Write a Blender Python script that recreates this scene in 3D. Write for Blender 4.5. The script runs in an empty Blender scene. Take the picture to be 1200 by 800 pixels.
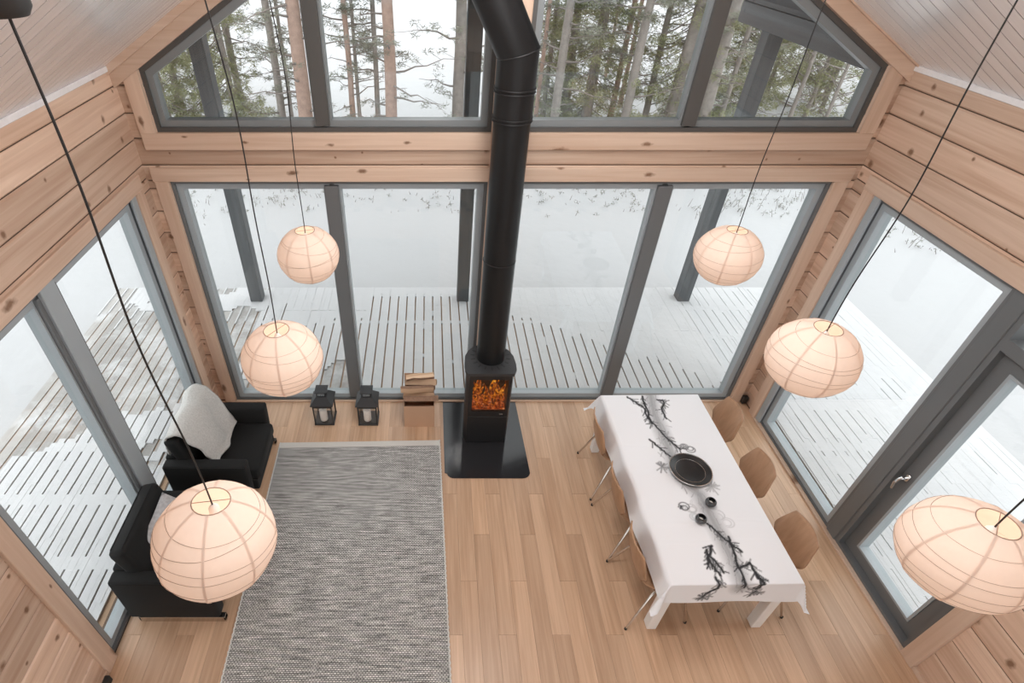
import bpy, bmesh, math, random
import numpy as np
from mathutils import Vector, Matrix, noise as mnoise

random.seed(7)
S = bpy.context.scene
C = S.collection
R = math.radians

# ------------------------------------------------------------------ camera
cam_d = bpy.data.cameras.new('camera')
cam = bpy.data.objects.new('camera', cam_d)
C.objects.link(cam)
PITCH = 38.736
cam.location = (0, -4.5, 4.48)
cam.rotation_euler = (R(90 - PITCH), 0, 0)
cam_d.sensor_width = 36
cam_d.lens = 642 / 1200 * 36
cam_d.shift_x = (600 - 503) / 1200
cam_d.clip_start = 0.02
cam_d.clip_end = 800
S.camera = cam

# ------------------------------------------------------------------ overcast sky, exposure
W = bpy.data.worlds.new('overcast_sky')
S.world = W
W.use_nodes = True
bg = W.node_tree.nodes['Background']
bg.inputs[0].default_value = (0.96, 0.97, 1.0, 1)
bg.inputs[1].default_value = 1.0
S.view_settings.view_transform = 'Standard'
S.view_settings.look = 'None'
S.view_settings.gamma = 1
S.view_settings.use_curve_mapping = False
S.view_settings.exposure = 1.45
LAMP_W = 0.52
FILL_GLOBE_W = 29
try:
    S.cycles.max_bounces = 12
    S.cycles.diffuse_bounces = 6
    S.cycles.glossy_bounces = 4
    S.cycles.transmission_bounces = 6
    S.cycles.transparent_max_bounces = 16
    S.cycles.sample_clamp_indirect = 6
    S.cycles.caustics_reflective = False
    S.cycles.caustics_refractive = False
    S.cycles.use_denoising = True
except Exception:
    pass

# ------------------------------------------------------------------ measures
XL, XR = -2.40, 3.63            # log faces of the side walls
XM = (XL + XR) / 2              # ridge
EAVE, TAN = 3.53, 0.6           # ceiling height at the walls, slope
YB = -6.6                       # rear of the room
TOPW = 2.625                    # top of the tall windows
COURSE, Z0 = 0.208, 0.055       # log height
def ceil_z(x): return EAVE + TAN * (min(x, 2 * XM - x) - XL)

# ------------------------------------------------------------------ mesh helper
class MB:
    def __init__(s): s.v, s.f = [], []
    def add(s, vs, fs):
        b = len(s.v); s.v += [tuple(p) for p in vs]; s.f += [tuple(b + i for i in f) for f in fs]; return s
    def box(s, x0, x1, y0, y1, z0, z1, bev=0.0, mat=None):
        x0, x1 = min(x0, x1), max(x0, x1); y0, y1 = min(y0, y1), max(y0, y1); z0, z1 = min(z0, z1), max(z0, z1)
        if bev <= 0:
            vs = [Vector((x, y, z)) for z in (z0, z1) for y in (y0, y1) for x in (x0, x1)]
            fs = [(0, 2, 3, 1), (4, 5, 7, 6), (0, 1, 5, 4), (2, 6, 7, 3), (0, 4, 6, 2), (1, 3, 7, 5)]
        else:
            bm = bmesh.new(); bmesh.ops.create_cube(bm, size=1)
            for v in bm.verts:
                v.co = ((x0 + x1) / 2 + v.co.x * (x1 - x0), (y0 + y1) / 2 + v.co.y * (y1 - y0), (z0 + z1) / 2 + v.co.z * (z1 - z0))
            bmesh.ops.bevel(bm, geom=bm.edges[:], offset=bev, segments=1 if bev < 0.02 else 3, affect='EDGES', profile=0.5)
            vs = [v.co.copy() for v in bm.verts]
            bm.verts.index_update()
            fs = [[v.index for v in f.verts] for f in bm.faces]
            bm.free()
        if mat is not None: vs = [mat @ Vector(v) for v in vs]
        return s.add(vs, fs)
    def prism(s, poly, fn, d0, d1):
        """extrude a 2-D polygon; fn(a, b, d) -> xyz"""
        n = len(poly)
        vs = [fn(a, b, d0) for a, b in poly] + [fn(a, b, d1) for a, b in poly]
        fs = [tuple(range(n))[::-1], tuple(range(n, 2 * n))] + [(i, (i + 1) % n, n + (i + 1) % n, n + i) for i in range(n)]
        return s.add(vs, fs)
    def ring(s, outer, inner, fn, d0, d1):
        n = len(outer)
        vs = [fn(a, b, d0) for a, b in outer] + [fn(a, b, d0) for a, b in inner] + [fn(a, b, d1) for a, b in outer] + [fn(a, b, d1) for a, b in inner]
        fs = []
        for i in range(n):
            j = (i + 1) % n
            fs += [(i, j, n + j, n + i), (2 * n + i, 3 * n + i, 3 * n + j, 2 * n + j), (i, 2 * n + i, 2 * n + j, j), (n + i, n + j, 3 * n + j, 3 * n + i)]
        return s.add(vs, fs)
    def tube(s, pts, r, n=8, closed=False):
        pts = [Vector(p) for p in pts]; m = len(pts)
        rs = r if isinstance(r, (list, tuple)) else [r] * m
        vs, fs = [], []
        prev = None
        for i, p in enumerate(pts):
            if closed: t = pts[(i + 1) % m] - pts[i - 1]
            else: t = pts[min(i + 1, m - 1)] - pts[max(i - 1, 0)]
            t.normalize()
            if prev is None:
                a = Vector((0, 0, 1)) if abs(t.z) < 0.9 else Vector((1, 0, 0))
                u = t.cross(a).normalized()
            else:
                u = (prev - t * prev.dot(t)).normalized()
            prev = u; w = t.cross(u)
            for k in range(n):
                an = 2 * math.pi * k / n
                vs.append(p + (u * math.cos(an) + w * math.sin(an)) * rs[i])
        for i in range(m if closed else m - 1):
            j = (i + 1) % m
            for k in range(n):
                l = (k + 1) % n
                fs.append((i * n + k, i * n + l, j * n + l, j * n + k))
        if not closed:
            fs.append(tuple(range(n))[::-1]); fs.append(tuple((m - 1) * n + k for k in range(n)))
        return s.add(vs, fs)
    def lathe(s, prof, n=24, c=(0, 0, 0), cap0=False, cap1=False, mod=None):
        vs, fs = [], []
        for (r, z) in prof:
            for k in range(n):
                a = 2 * math.pi * k / n
                rr = r * (mod(a, z) if mod else 1)
                vs.append((c[0] + rr * math.cos(a), c[1] + rr * math.sin(a), c[2] + z))
        m = len(prof)
        for i in range(m - 1):
            for k in range(n):
                l = (k + 1) % n
                fs.append((i * n + k, i * n + l, (i + 1) * n + l, (i + 1) * n + k))
        if cap0: fs.append(tuple(range(n))[::-1])
        if cap1: fs.append(tuple((m - 1) * n + k for k in range(n)))
        return s.add(vs, fs)
    def grid(s, P):
        """P[i][j] -> xyz"""
        ni, nj = len(P), len(P[0])
        return s.add([p for row in P for p in row], [(i * nj + j, i * nj + j + 1, (i + 1) * nj + j + 1, (i + 1) * nj + j) for i in range(ni - 1) for j in range(nj - 1)])
    def xf(s, m): s.v = [tuple(m @ Vector(p)) for p in s.v]; return s
    def mesh(s, name, mat, smooth=0):
        me = bpy.data.meshes.new(name)
        me.from_pydata(s.v, [], s.f)
        bm = bmesh.new(); bm.from_mesh(me)
        bmesh.ops.recalc_face_normals(bm, faces=bm.faces[:])
        bm.to_mesh(me); bm.free()
        if mat: me.materials.append(mat)
        if smooth:
            me.polygons.foreach_set('use_smooth', [True] * len(me.polygons))
            me.set_sharp_from_angle(angle=R(smooth))
        return me
    def obj(s, name, mat, parent=None, smooth=0):
        o = bpy.data.objects.new(name, s.mesh(name, mat, smooth))
        C.objects.link(o)
        if parent: o.parent = parent
        return o

def thing(name, label, cat, loc=(0, 0, 0), rz=0.0, group=None):
    o = bpy.data.objects.new(name, None); C.objects.link(o)
    o.location = loc; o.rotation_euler = (0, 0, rz); o.empty_display_size = 0.1
    o['label'] = label; o['category'] = cat
    if group: o['group'] = group
    return o
def tag(o, label, cat, group=None):
    o['label'] = label; o['category'] = cat
    if group: o['group'] = group
    return o
def struct(o): o['kind'] = 'structure'; return o
def stuff(o): o['kind'] = 'stuff'; return o
def sroot(name):
    o = bpy.data.objects.new(name, None); C.objects.link(o); o['kind'] = 'structure'; return o
def copy_tree(o, parent=None):
    c = o.copy(); C.objects.link(c)
    if parent: c.parent = parent
    for ch in o.children: copy_tree(ch, c)
    return c
# planes: a along the wall, b up, d depth into the wall (outwards)
fB = lambda a, b, d: (a, d, b)
fL = lambda a, b, d: (XL - d, a, b)
fR = lambda a, b, d: (XR + d, a, b)

# ------------------------------------------------------------------ materials
def newmat(name):
    m = bpy.data.materials.new(name); m.use_nodes = True
    nt = m.node_tree; p = nt.nodes['Principled BSDF']
    return m, nt, p
def N(nt, t, **kw):
    n = nt.nodes.new(t)
    for k, v in kw.items():
        if k.startswith('i_'): n.inputs[k[2:].replace('_', ' ')].default_value = v
        else: setattr(n, k, v)
    return n
def plain(name, col, rough=0.5, metal=0.0, nscale=0, namp=0.06, bump=0.0, coat=0.0, spec=0.5):
    m, nt, p = newmat(name)
    p.inputs['Roughness'].default_value = rough; p.inputs['Metallic'].default_value = metal
    p.inputs['Coat Weight'].default_value = coat
    p.inputs['Specular IOR Level'].default_value = spec
    tc = N(nt, 'ShaderNodeTexCoord'); nz = N(nt, 'ShaderNodeTexNoise'); nz.inputs['Scale'].default_value = nscale or 12; nz.inputs['Detail'].default_value = 4
    nt.links.new(tc.outputs['Object'], nz.inputs['Vector'])
    mx = N(nt, 'ShaderNodeMix', data_type='RGBA')
    mx.inputs[6].default_value = tuple(c * (1 - namp) for c in col) + (1,)
    mx.inputs[7].default_value = tuple(min(1, c * (1 + namp)) for c in col) + (1,)
    nt.links.new(nz.outputs['Fac'], mx.inputs[0]); nt.links.new(mx.outputs[2], p.inputs['Base Color'])
    if bump:
        b = N(nt, 'ShaderNodeBump'); b.inputs['Strength'].default_value = bump; b.inputs['Distance'].default_value = 0.01
        nt.links.new(nz.outputs['Fac'], b.inputs['Height']); nt.links.new(b.outputs['Normal'], p.inputs['Normal'])
    return m
def wood(name, c1, c2, axis='Y', rough=0.5, knots=True, across=28, along=0.9, vary=0.18, knot_col=(0.16, 0.075, 0.035), spec=0.3, kscale=(4.2, 3.6)):
    m, nt, p = newmat(name); L = nt.links.new
    p.inputs['Roughness'].default_value = rough; p.inputs['Specular IOR Level'].default_value = spec
    tc = N(nt, 'ShaderNodeTexCoord'); oi = N(nt, 'ShaderNodeObjectInfo')
    mul = N(nt, 'ShaderNodeMath', operation='MULTIPLY'); mul.inputs[1].default_value = 37.0; L(oi.outputs['Random'], mul.inputs[0])
    add = N(nt, 'ShaderNodeVectorMath', operation='ADD'); L(tc.outputs['Object'], add.inputs[0]); L(mul.outputs[0], add.inputs[1])
    def scaled(al, ac):
        mp = N(nt, 'ShaderNodeMapping'); sc = [ac, ac, ac]; sc['XYZ'.index(axis)] = al
        mp.inputs['Scale'].default_value = sc; L(add.outputs[0], mp.inputs['Vector']); return mp
    g = N(nt, 'ShaderNodeTexNoise'); g.inputs['Scale'].default_value = 1; g.inputs['Detail'].default_value = 5; g.inputs['Distortion'].default_value = 0.6
    L(scaled(along, across).outputs[0], g.inputs['Vector'])
    b = N(nt, 'ShaderNodeTexNoise'); b.inputs['Scale'].default_value = 1; b.inputs['Detail'].default_value = 2
    L(scaled(0.5, 6).outputs[0], b.inputs['Vector'])
    ad = N(nt, 'ShaderNodeMath', operation='ADD'); L(g.outputs['Fac'], ad.inputs[0]); L(b.outputs['Fac'], ad.inputs[1])
    ramp = N(nt, 'ShaderNodeMapRange'); ramp.inputs['From Min'].default_value = 0.72; ramp.inputs['From Max'].default_value = 1.28
    L(ad.outputs[0], ramp.inputs['Value'])
    mx = N(nt, 'ShaderNodeMix', data_type='RGBA'); mx.inputs[6].default_value = (*c1, 1); mx.inputs[7].default_value = (*c2, 1)
    L(ramp.outputs[0], mx.inputs[0])
    # tone of each piece
    hv = N(nt, 'ShaderNodeHueSaturation'); mr = N(nt, 'ShaderNodeMapRange')
    mr.inputs['To Min'].default_value = 1 - vary; mr.inputs['To Max'].default_value = 1 + vary
    wn = N(nt, 'ShaderNodeTexWhiteNoise', noise_dimensions='1D'); L(oi.outputs['Random'], wn.inputs['W']); L(wn.outputs['Value'], mr.inputs['Value'])
    L(mr.outputs[0], hv.inputs['Value']); L(mx.outputs[2], hv.inputs['Color'])
    out = hv.outputs['Color']
    if knots:
        sx = N(nt, 'ShaderNodeSeparateXYZ'); L(add.outputs[0], sx.inputs[0])
        def scl(src, k):
            q = N(nt, 'ShaderNodeMath', operation='MULTIPLY'); q.inputs[1].default_value = k; L(src, q.inputs[0]); return q.outputs[0]
        if axis == 'Z':
            ac = N(nt, 'ShaderNodeMath', operation='ADD'); L(sx.outputs[0], ac.inputs[0]); L(sx.outputs[1], ac.inputs[1]); acr = ac.outputs[0]
        else: acr = sx.outputs[2]
        cb = N(nt, 'ShaderNodeCombineXYZ'); L(scl(sx.outputs['XYZ'.index(axis)], kscale[0]), cb.inputs[0]); L(scl(acr, kscale[1]), cb.inputs[1])
        v = N(nt, 'ShaderNodeTexVoronoi', voronoi_dimensions='2D'); v.inputs['Scale'].default_value = 1; L(cb.outputs[0], v.inputs['Vector'])
        nz = N(nt, 'ShaderNodeTexNoise'); nz.inputs['Scale'].default_value = 30; L(add.outputs[0], nz.inputs['Vector'])
        sm = N(nt, 'ShaderNodeMath', operation='MULTIPLY_ADD'); sm.inputs[1].default_value = 0.10; L(nz.outputs['Fac'], sm.inputs[0]); vs = N(nt, 'ShaderNodeSeparateColor'); L(v.outputs['Color'], vs.inputs[0])
        vm = N(nt, 'ShaderNodeMapRange'); vm.inputs['To Min'].default_value = 0.55; vm.inputs['To Max'].default_value = 2.2; L(vs.outputs[1], vm.inputs['Value'])
        vd = N(nt, 'ShaderNodeMath', operation='MULTIPLY'); L(v.outputs['Distance'], vd.inputs[0]); L(vm.outputs[0], vd.inputs[1])
        L(vd.outputs[0], sm.inputs[2])
        kr = N(nt, 'ShaderNodeMapRange'); kr.inputs['From Min'].default_value = 0.08; kr.inputs['From Max'].default_value = 0.15
        kr.inputs['To Min'].default_value = 0.85; kr.inputs['To Max'].default_value = 0
        L(sm.outputs[0], kr.inputs['Value'])
        k2 = N(nt, 'ShaderNodeMix', data_type='RGBA'); k2.inputs[7].default_value = (*knot_col, 1)
        sp = N(nt, 'ShaderNodeSeparateColor'); L(v.outputs['Color'], sp.inputs[0])
        gt = N(nt, 'ShaderNodeMath', operation='GREATER_THAN'); gt.inputs[1].default_value = 0.5; L(sp.outputs[0], gt.inputs[0])
        km = N(nt, 'ShaderNodeMath', operation='MULTIPLY'); L(kr.outputs[0], km.inputs[0]); L(gt.outputs[0], km.inputs[1])
        L(km.outputs[0], k2.inputs[0]); L(out, k2.inputs[6]); out = k2.outputs[2]
    L(out, p.inputs['Base Color'])
    bp = N(nt, 'ShaderNodeBump'); bp.inputs['Strength'].default_value = 0.12; bp.inputs['Distance'].default_value = 0.004
    L(g.outputs['Fac'], bp.inputs['Height']); L(bp.outputs['Normal'], p.inputs['Normal'])
    return m

PINE1, PINE2 = (0.68, 0.51, 0.395), (0.50, 0.33, 0.235)
pine = {a: wood('pine_' + a, PINE1, PINE2, a, 0.45) for a in 'XYZ'}
casing = {a: wood('casing_pine_' + a, (0.66, 0.50, 0.39), (0.54, 0.375, 0.275), a, 0.42, knots=True, vary=0.08, kscale=(1.8, 4.5)) for a in 'XYZ'}
slope_casing = casing['X']
oak = wood('oak_floor', (0.63, 0.425, 0.285), (0.46, 0.29, 0.18), 'Y', 0.33, knots=False, across=44, along=1.6, vary=0.10, spec=0.45)
ceil_mat = wood('white_ceiling_board', (0.84, 0.825, 0.835), (0.77, 0.755, 0.765), 'X', 0.27, knots=False, vary=0.05, spec=0.5)
groove = plain('dark_gap', (0.10, 0.065, 0.045), 0.9)
ceil_gap_shade = plain('ceiling_gap_shade', (0.025, 0.018, 0.016), 0.9)  # near-black backing paints shade into the gaps between ceiling boards
frame_mat = plain('grey_frame_paint', (0.135, 0.142, 0.146), 0.38, nscale=3, namp=0.05)
frame_mid = plain('mid_grey_frame_paint', (0.20, 0.215, 0.22), 0.35, nscale=3, namp=0.04)
frame_backlit = plain('backlit_frame_paint', (0.075, 0.072, 0.068), 0.38, nscale=3, namp=0.05)  # frame grey darkened; the gable frames' backlit shade is in the colour
frame_lit = plain('lit_grey_frame_paint', (0.34, 0.375, 0.395), 0.35, nscale=3, namp=0.04)  # frame grey lightened; daylight on the sashes is put into the colour
post_mat = wood('grey_post_paint', (0.115, 0.12, 0.125), (0.08, 0.083, 0.088), 'Z', 0.6, knots=False, vary=0.05)
beam_mat = wood('grey_beam_paint', (0.14, 0.14, 0.145), (0.10, 0.10, 0.105), 'Y', 0.6, knots=True, vary=0.05, knot_col=(0.05, 0.05, 0.05))
dark_mat = plain('dark_roof', (0.10, 0.10, 0.105), 0.8)

def glass_mat(name, tint=(0.96, 0.98, 0.97), ior=1.45, rough=0.0):
    m = bpy.data.materials.new(name); m.use_nodes = True; nt = m.node_tree; nt.nodes.clear(); L = nt.links.new
    o = N(nt, 'ShaderNodeOutputMaterial'); mx = N(nt, 'ShaderNodeMixShader'); lw = N(nt, 'ShaderNodeLayerWeight'); lw.inputs['Blend'].default_value = 0.5
    pw = N(nt, 'ShaderNodeMath', operation='POWER'); pw.inputs[1].default_value = 5; L(lw.outputs['Facing'], pw.inputs[0])
    f0 = ((ior - 1) / (ior + 1)) ** 2
    fr = N(nt, 'ShaderNodeMath', operation='MULTIPLY_ADD'); fr.inputs[1].default_value = 1 - f0; fr.inputs[2].default_value = f0; L(pw.outputs[0], fr.inputs[0])
    t = N(nt, 'ShaderNodeBsdfTransparent'); t.inputs['Color'].default_value = (*tint, 1)
    g = N(nt, 'ShaderNodeBsdfGlossy'); g.inputs['Roughness'].default_value = rough
    L(fr.outputs[0], mx.inputs[0]); L(t.outputs[0], mx.inputs[1]); L(g.outputs[0], mx.inputs[2]); L(mx.outputs[0], o.inputs['Surface'])
    return m
glass = glass_mat('window_glass')
lantern_glass = glass_mat('lantern_glass', (0.985, 0.985, 0.985))
stove_glass = glass_mat('stove_glass', (0.93, 0.9, 0.88))

def snow_mat(name, col):
    m, nt, p = newmat(name); L = nt.links.new
    p.inputs['Base Color'].default_value = (*col, 1); p.inputs['Roughness'].default_value = 0.85; p.inputs['Specular IOR Level'].default_value = 0.2
    tc = N(nt, 'ShaderNodeTexCoord'); a = N(nt, 'ShaderNodeTexNoise'); a.inputs['Scale'].default_value = 2.2; a.inputs['Detail'].default_value = 6
    L(tc.outputs['Object'], a.inputs['Vector'])
    b = N(nt, 'ShaderNodeBump'); b.inputs['Strength'].default_value = 0.45; b.inputs['Distance'].default_value = 0.06
    L(a.outputs['Fac'], b.inputs['Height']); L(b.outputs['Normal'], p.inputs['Normal'])
    return m
snow = snow_mat('snow', (0.44, 0.438, 0.445))
snow_deck = snow_mat('deck_snow', (0.56, 0.558, 0.565))

def black_fabric():
    m, nt, p = newmat('black_fabric'); L = nt.links.new
    p.inputs['Roughness'].default_value = 0.85; p.inputs['Specular IOR Level'].default_value = 0.25
    tc = N(nt, 'ShaderNodeTexCoord'); a = N(nt, 'ShaderNodeTexNoise'); a.inputs['Scale'].default_value = 260; L(tc.outputs['Object'], a.inputs['Vector'])
    c = N(nt, 'ShaderNodeMapRange'); L(a.outputs['Fac'], c.inputs['Value']); c.inputs['To Min'].default_value = 0.006; c.inputs['To Max'].default_value = 0.016
    L(c.outputs[0], p.inputs['Base Color'])
    p.inputs['Sheen Weight'].default_value = 0.03
    b = N(nt, 'ShaderNodeBump'); b.inputs['Strength'].default_value = 0.2; b.inputs['Distance'].default_value = 0.002
    L(a.outputs['Fac'], b.inputs['Height']); L(b.outputs['Normal'], p.inputs['Normal'])
    return m
fabric = black_fabric()
chrome = plain('chrome', (0.62, 0.58, 0.54), 0.12, 1.0, namp=0.02)
steel = plain('bright_steel', (0.75, 0.75, 0.74), 0.18, 1.0, namp=0.02)
stove_black = plain('matte_black_steel', (0.012, 0.012, 0.013), 0.42, 0.0, namp=0.1)
pipe_black = plain('black_flue_paint', (0.007, 0.007, 0.0075), 0.42, 0.0, namp=0.1, spec=0.35)
hearth_mat = plain('black_hearth_glass', (0.020, 0.020, 0.022), 0.10, namp=0.05, spec=0.4)
lantern_mat = plain('black_lantern_metal', (0.022, 0.022, 0.024), 0.5)
ply = wood('chair_plywood', (0.45, 0.27, 0.165), (0.35, 0.20, 0.115), 'Z', 0.35, knots=False, across=30, along=1.2, vary=0.05)
white_paint = plain('white_table_paint', (0.80, 0.79, 0.78), 0.4, namp=0.02)
wax = plain('candle_wax', (0.90, 0.86, 0.80), 0.5, namp=0.03)
card = plain('brown_cardboard', (0.50, 0.31, 0.20), 0.8, nscale=5, namp=0.08)
bark_wood = wood('split_firewood', (0.62, 0.45, 0.31), (0.42, 0.26, 0.16), 'X', 0.8, knots=False, vary=0.4)
bark = plain('firewood_bark', (0.27, 0.165, 0.11), 0.95, nscale=30, namp=0.4, bump=0.6)
wool = plain('grey_wool_throw', (0.53, 0.525, 0.505), 0.95, nscale=70, namp=0.28, bump=0.5)
cushion_mat = plain('grey_patterned_cushion', (0.40, 0.40, 0.41), 0.9, nscale=40, namp=0.45, bump=0.2)
rubber = plain('black_plastic', (0.015, 0.015, 0.015), 0.5)
cord_mat = plain('black_cord', (0.012, 0.011, 0.011), 0.6)
plate_mat = plain('black_glazed_ceramic', (0.012, 0.010, 0.010), 0.35)
votive_mat = plain('smoked_glass', (0.035, 0.035, 0.037), 0.08, coat=0.6)

def paper_mat(name, col, tr):
    m = bpy.data.materials.new(name); m.use_nodes = True; nt = m.node_tree; nt.nodes.clear(); L = nt.links.new
    o = N(nt, 'ShaderNodeOutputMaterial'); mx = N(nt, 'ShaderNodeMixShader'); mx.inputs[0].default_value = tr
    d = N(nt, 'ShaderNodeBsdfDiffuse'); t = N(nt, 'ShaderNodeBsdfTranslucent')
    tc = N(nt, 'ShaderNodeTexCoord'); nz = N(nt, 'ShaderNodeTexNoise'); nz.inputs['Scale'].default_value = 60; nz.inputs['Detail'].default_value = 5
    L(tc.outputs['Object'], nz.inputs['Vector'])
    c = N(nt, 'ShaderNodeMix', data_type='RGBA'); c.inputs[6].default_value = tuple(x * 0.95 for x in col) + (1,); c.inputs[7].default_value = (*col, 1)
    L(nz.outputs['Fac'], c.inputs[0]); L(c.outputs[2], d.inputs['Color']); L(c.outputs[2], t.inputs['Color'])
    L(d.outputs[0], mx.inputs[1]); L(t.outputs[0], mx.inputs[2]); L(mx.outputs[0], o.inputs['Surface'])
    return m
paper = paper_mat('rice_paper', (0.80, 0.685, 0.605), 0.24)
seam_mat = paper_mat('paper_seam', (0.80, 0.675, 0.59), 0.4)
wire_mat = plain('paper_lantern_wire', (0.33, 0.235, 0.18), 0.7)

_p = ceil_mat.node_tree.nodes['Principled BSDF']; _p.inputs['Coat Weight'].default_value = 0.35; _p.inputs['Coat Roughness'].default_value = 0.16

# ------------------------------------------------------------------ floor: planks one by one
floor = struct(MB().box(XL - 0.2, XR + 0.2, YB, 0.2, -0.09, -0.018).obj('floor', groove))
PW, PL = 0.1402, 1.311
for k in range(43):
    x0 = XL + k * PW
    j = -1.716 + 0.437 * (k - 23)
    j = j - PL * math.floor((j + 0.0) / PL)          # in [0, PL)
    ys = []
    y = j - PL if j > 0.02 else j
    edges = [0.0]
    while y > -4.35:
        edges.append(y); y -= PL
    edges.append(y)
    for a, b in zip(edges, edges[1:]):
        if a - b < 0.05: continue
        cy = (a + b) / 2
        o = MB().box(-PW / 2 + 0.0004, PW / 2 - 0.0004, -(a - b) / 2 + 0.0005, (a - b) / 2 - 0.0005, -0.018, 0.0, 0.0012).obj('plank', oak, floor)
        o.location = (x0 + PW / 2, cy, 0)
rear = MB()
for k in range(43):
    x0 = XL + k * PW
    rear.box(x0 + 0.001, x0 + PW - 0.001, YB, -4.95, -0.018, 0)
stuff(rear.obj('rear_planks', oak, floor))

# ------------------------------------------------------------------ ceiling boards
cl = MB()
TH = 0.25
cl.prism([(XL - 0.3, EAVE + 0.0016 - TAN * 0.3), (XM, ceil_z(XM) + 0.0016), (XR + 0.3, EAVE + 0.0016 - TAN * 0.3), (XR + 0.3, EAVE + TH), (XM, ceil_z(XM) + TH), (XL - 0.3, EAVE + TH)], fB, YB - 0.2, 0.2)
ceiling = struct(cl.obj('ceiling', ceil_gap_shade))
ANG = math.atan(TAN); SL = (XM - XL) / math.cos(ANG)
BW = 0.122
bme = MB().box(0.0, SL - 0.004, -BW / 2 + 0.0042, BW / 2 - 0.0042, 0, 0.0022).mesh('ceiling_board', ceil_mat)
nb = int(-YB / BW)
for i in range(nb):
    y = -BW / 2 - i * BW
    for side in (0, 1):
        o = bpy.data.objects.new('ceiling_board', bme); C.objects.link(o); o.parent = ceiling
        if side == 0:
            o.location = (XL, y, EAVE); o.rotation_euler = (0, -ANG, 0)
        else:
            o.location = (XR, y, EAVE); o.rotation_euler = (0, -ANG, math.pi)
# eave strips along the walls
for nm, x0, x1 in (('trim_1', XL - 0.01, XL + 0.016), ('trim_2', XR - 0.016, XR + 0.01)):
    struct(MB().box(x0, x1, YB, 0, EAVE - 0.035, EAVE + 0.005, 0.004).obj(nm, ceil_mat))

# ------------------------------------------------------------------ log walls
def log_rows(zmin, zmax):
    zs = [zmin] + [Z0 + COURSE * k for k in range(1, 40) if zmin + 0.02 < Z0 + COURSE * k < zmax - 0.02] + [zmax]
    return list(zip(zs, zs[1:]))
def side_wall(name, f, ywin):
    w = MB()
    w.prism([(0.2, -0.1), (ywin[1], -0.1), (ywin[1], TOPW + 0.02), (0.2, TOPW + 0.02)], f, 0.012, 0.2)
    w.prism([(0.2, TOPW), (YB, TOPW), (YB, EAVE + 0.05), (0.2, EAVE + 0.05)], f, 0.012, 0.2)
    w.prism([(ywin[0], -0.1), (YB, -0.1), (YB, TOPW + 0.02), (ywin[0], TOPW + 0.02)], f, 0.012, 0.2)
    root = struct(w.obj(name, groove))
    def log(y0, y1, z0, z1):
        a0, b0, d0 = f(y0, z0, 0.0); a1, b1, d1 = f(y1, z1, 0.03)
        MB().box(a0, a1, b0, b1, d0 + 0.004, d1 - 0.004, 0.010).obj('log', pine['Y'], root)
    for z0, z1 in log_rows(TOPW + 0.02, EAVE):
        log(YB, -3.2, z0, z1) if False else None
        log(YB, 0.03, z0, z1)
    for z0, z1 in log_rows(0.0, TOPW + 0.02):
        log(ywin[1], 0.03, z0, z1)
        log(YB, ywin[0], z0, z1)
    return root
wall_left = side_wall('wall_left', fL, (-2.74, -0.28))
wall_right = side_wall('wall_right', fR, (-2.72, -0.28))
# gable wall
wb = MB()
wb.prism([(XL - 0.2, -0.1), (-2.215, -0.1), (-2.215, 3.0), (XL - 0.2, 3.0)], fB, 0.012, 0.2)
wb.prism([(XR + 0.2, -0.1), (3.445, -0.1), (3.445, 3.0), (XR + 0.2, 3.0)], fB, 0.012, 0.2)
wb.prism([(XL, TOPW), (XR, TOPW), (XR, 3.03), (XL, 3.03)], fB, 0.012, 0.2)
wb.prism([(0.50, -0.1), (0.735, -0.1), (0.735, 5.4), (0.50, 5.4)], fB, 0.012, 0.2)
wb.prism([(XL - 0.2, 2.9), (-2.18, 2.9), (-2.18, 3.505), (XM, 3.505 + TAN * (XM + 2.18)), (XM, 5.6), (XL - 0.2, 3.6)], fB, 0.012, 0.2)
wb.prism([(XR + 0.2, 2.9), (3.44, 2.9), (3.44, 3.53), (XM, 3.53 + TAN * (3.44 - XM)), (XM, 5.6), (XR + 0.2, 3.6)], fB, 0.012, 0.2)
wall_back = struct(wb.obj('wall_back', groove))
def blog(x0, x1, z0, z1):
    MB().box(x0, x1, 0.0, 0.03, z0 + 0.004, z1 - 0.004, 0.010).obj('log', pine['X'], wall_back)
blog(XL - 0.03, XR + 0.03, Z0 + 13 * COURSE, 3.03 - 0.05)
blog(XL - 0.03, XR + 0.03, TOPW, Z0 + 13 * COURSE)
for z0, z1 in log_rows(0.0, TOPW):
    blog(XL - 0.03, -2.215, z0, z1); blog(3.445, XR + 0.03, z0, z1)
for z0, z1 in log_rows(2.98, 3.75):
    blog(XL - 0.03, -2.19, z0, min(z1, EAVE)) if z0 < EAVE - 0.03 else None
    blog(3.445, XR + 0.03, z0, min(z1, EAVE)) if z0 < EAVE - 0.03 else None
MB().box(0.50, 0.735, -0.012, 0.03, 0.0, 5.35, 0.006).obj('centre_post', casing['Z'], wall_back)
# rear wall, with glazing added for fill daylight
wr = MB()
wr.prism([(XL - 0.2, -0.1), (XR + 0.2, -0.1), (XR + 0.2, 0.1), (XL - 0.2, 0.1)], fB, YB - 0.2, YB)
wr.prism([(XL - 0.2, 2.6), (XR + 0.2, 2.6), (XR + 0.2, 3.0), (XL - 0.2, 3.0)], fB, YB - 0.2, YB)
for x0, x1 in ((XL - 0.2, XL + 0.2), (XR - 0.2, XR + 0.2), (XM - 0.1, XM + 0.1)):
    wr.prism([(x0, 0.1), (x1, 0.1), (x1, ceil_z(x1) + 0.05), (x0, ceil_z(x0) + 0.05)], fB, YB - 0.2, YB)
struct(wr.obj('wall_rear', pine['X']))
# the loft the picture is taken from
struct(MB().box(XL, XR, YB, -4.15, 2.52, 2.78).obj('floor_loft', pine['X']))

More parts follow.
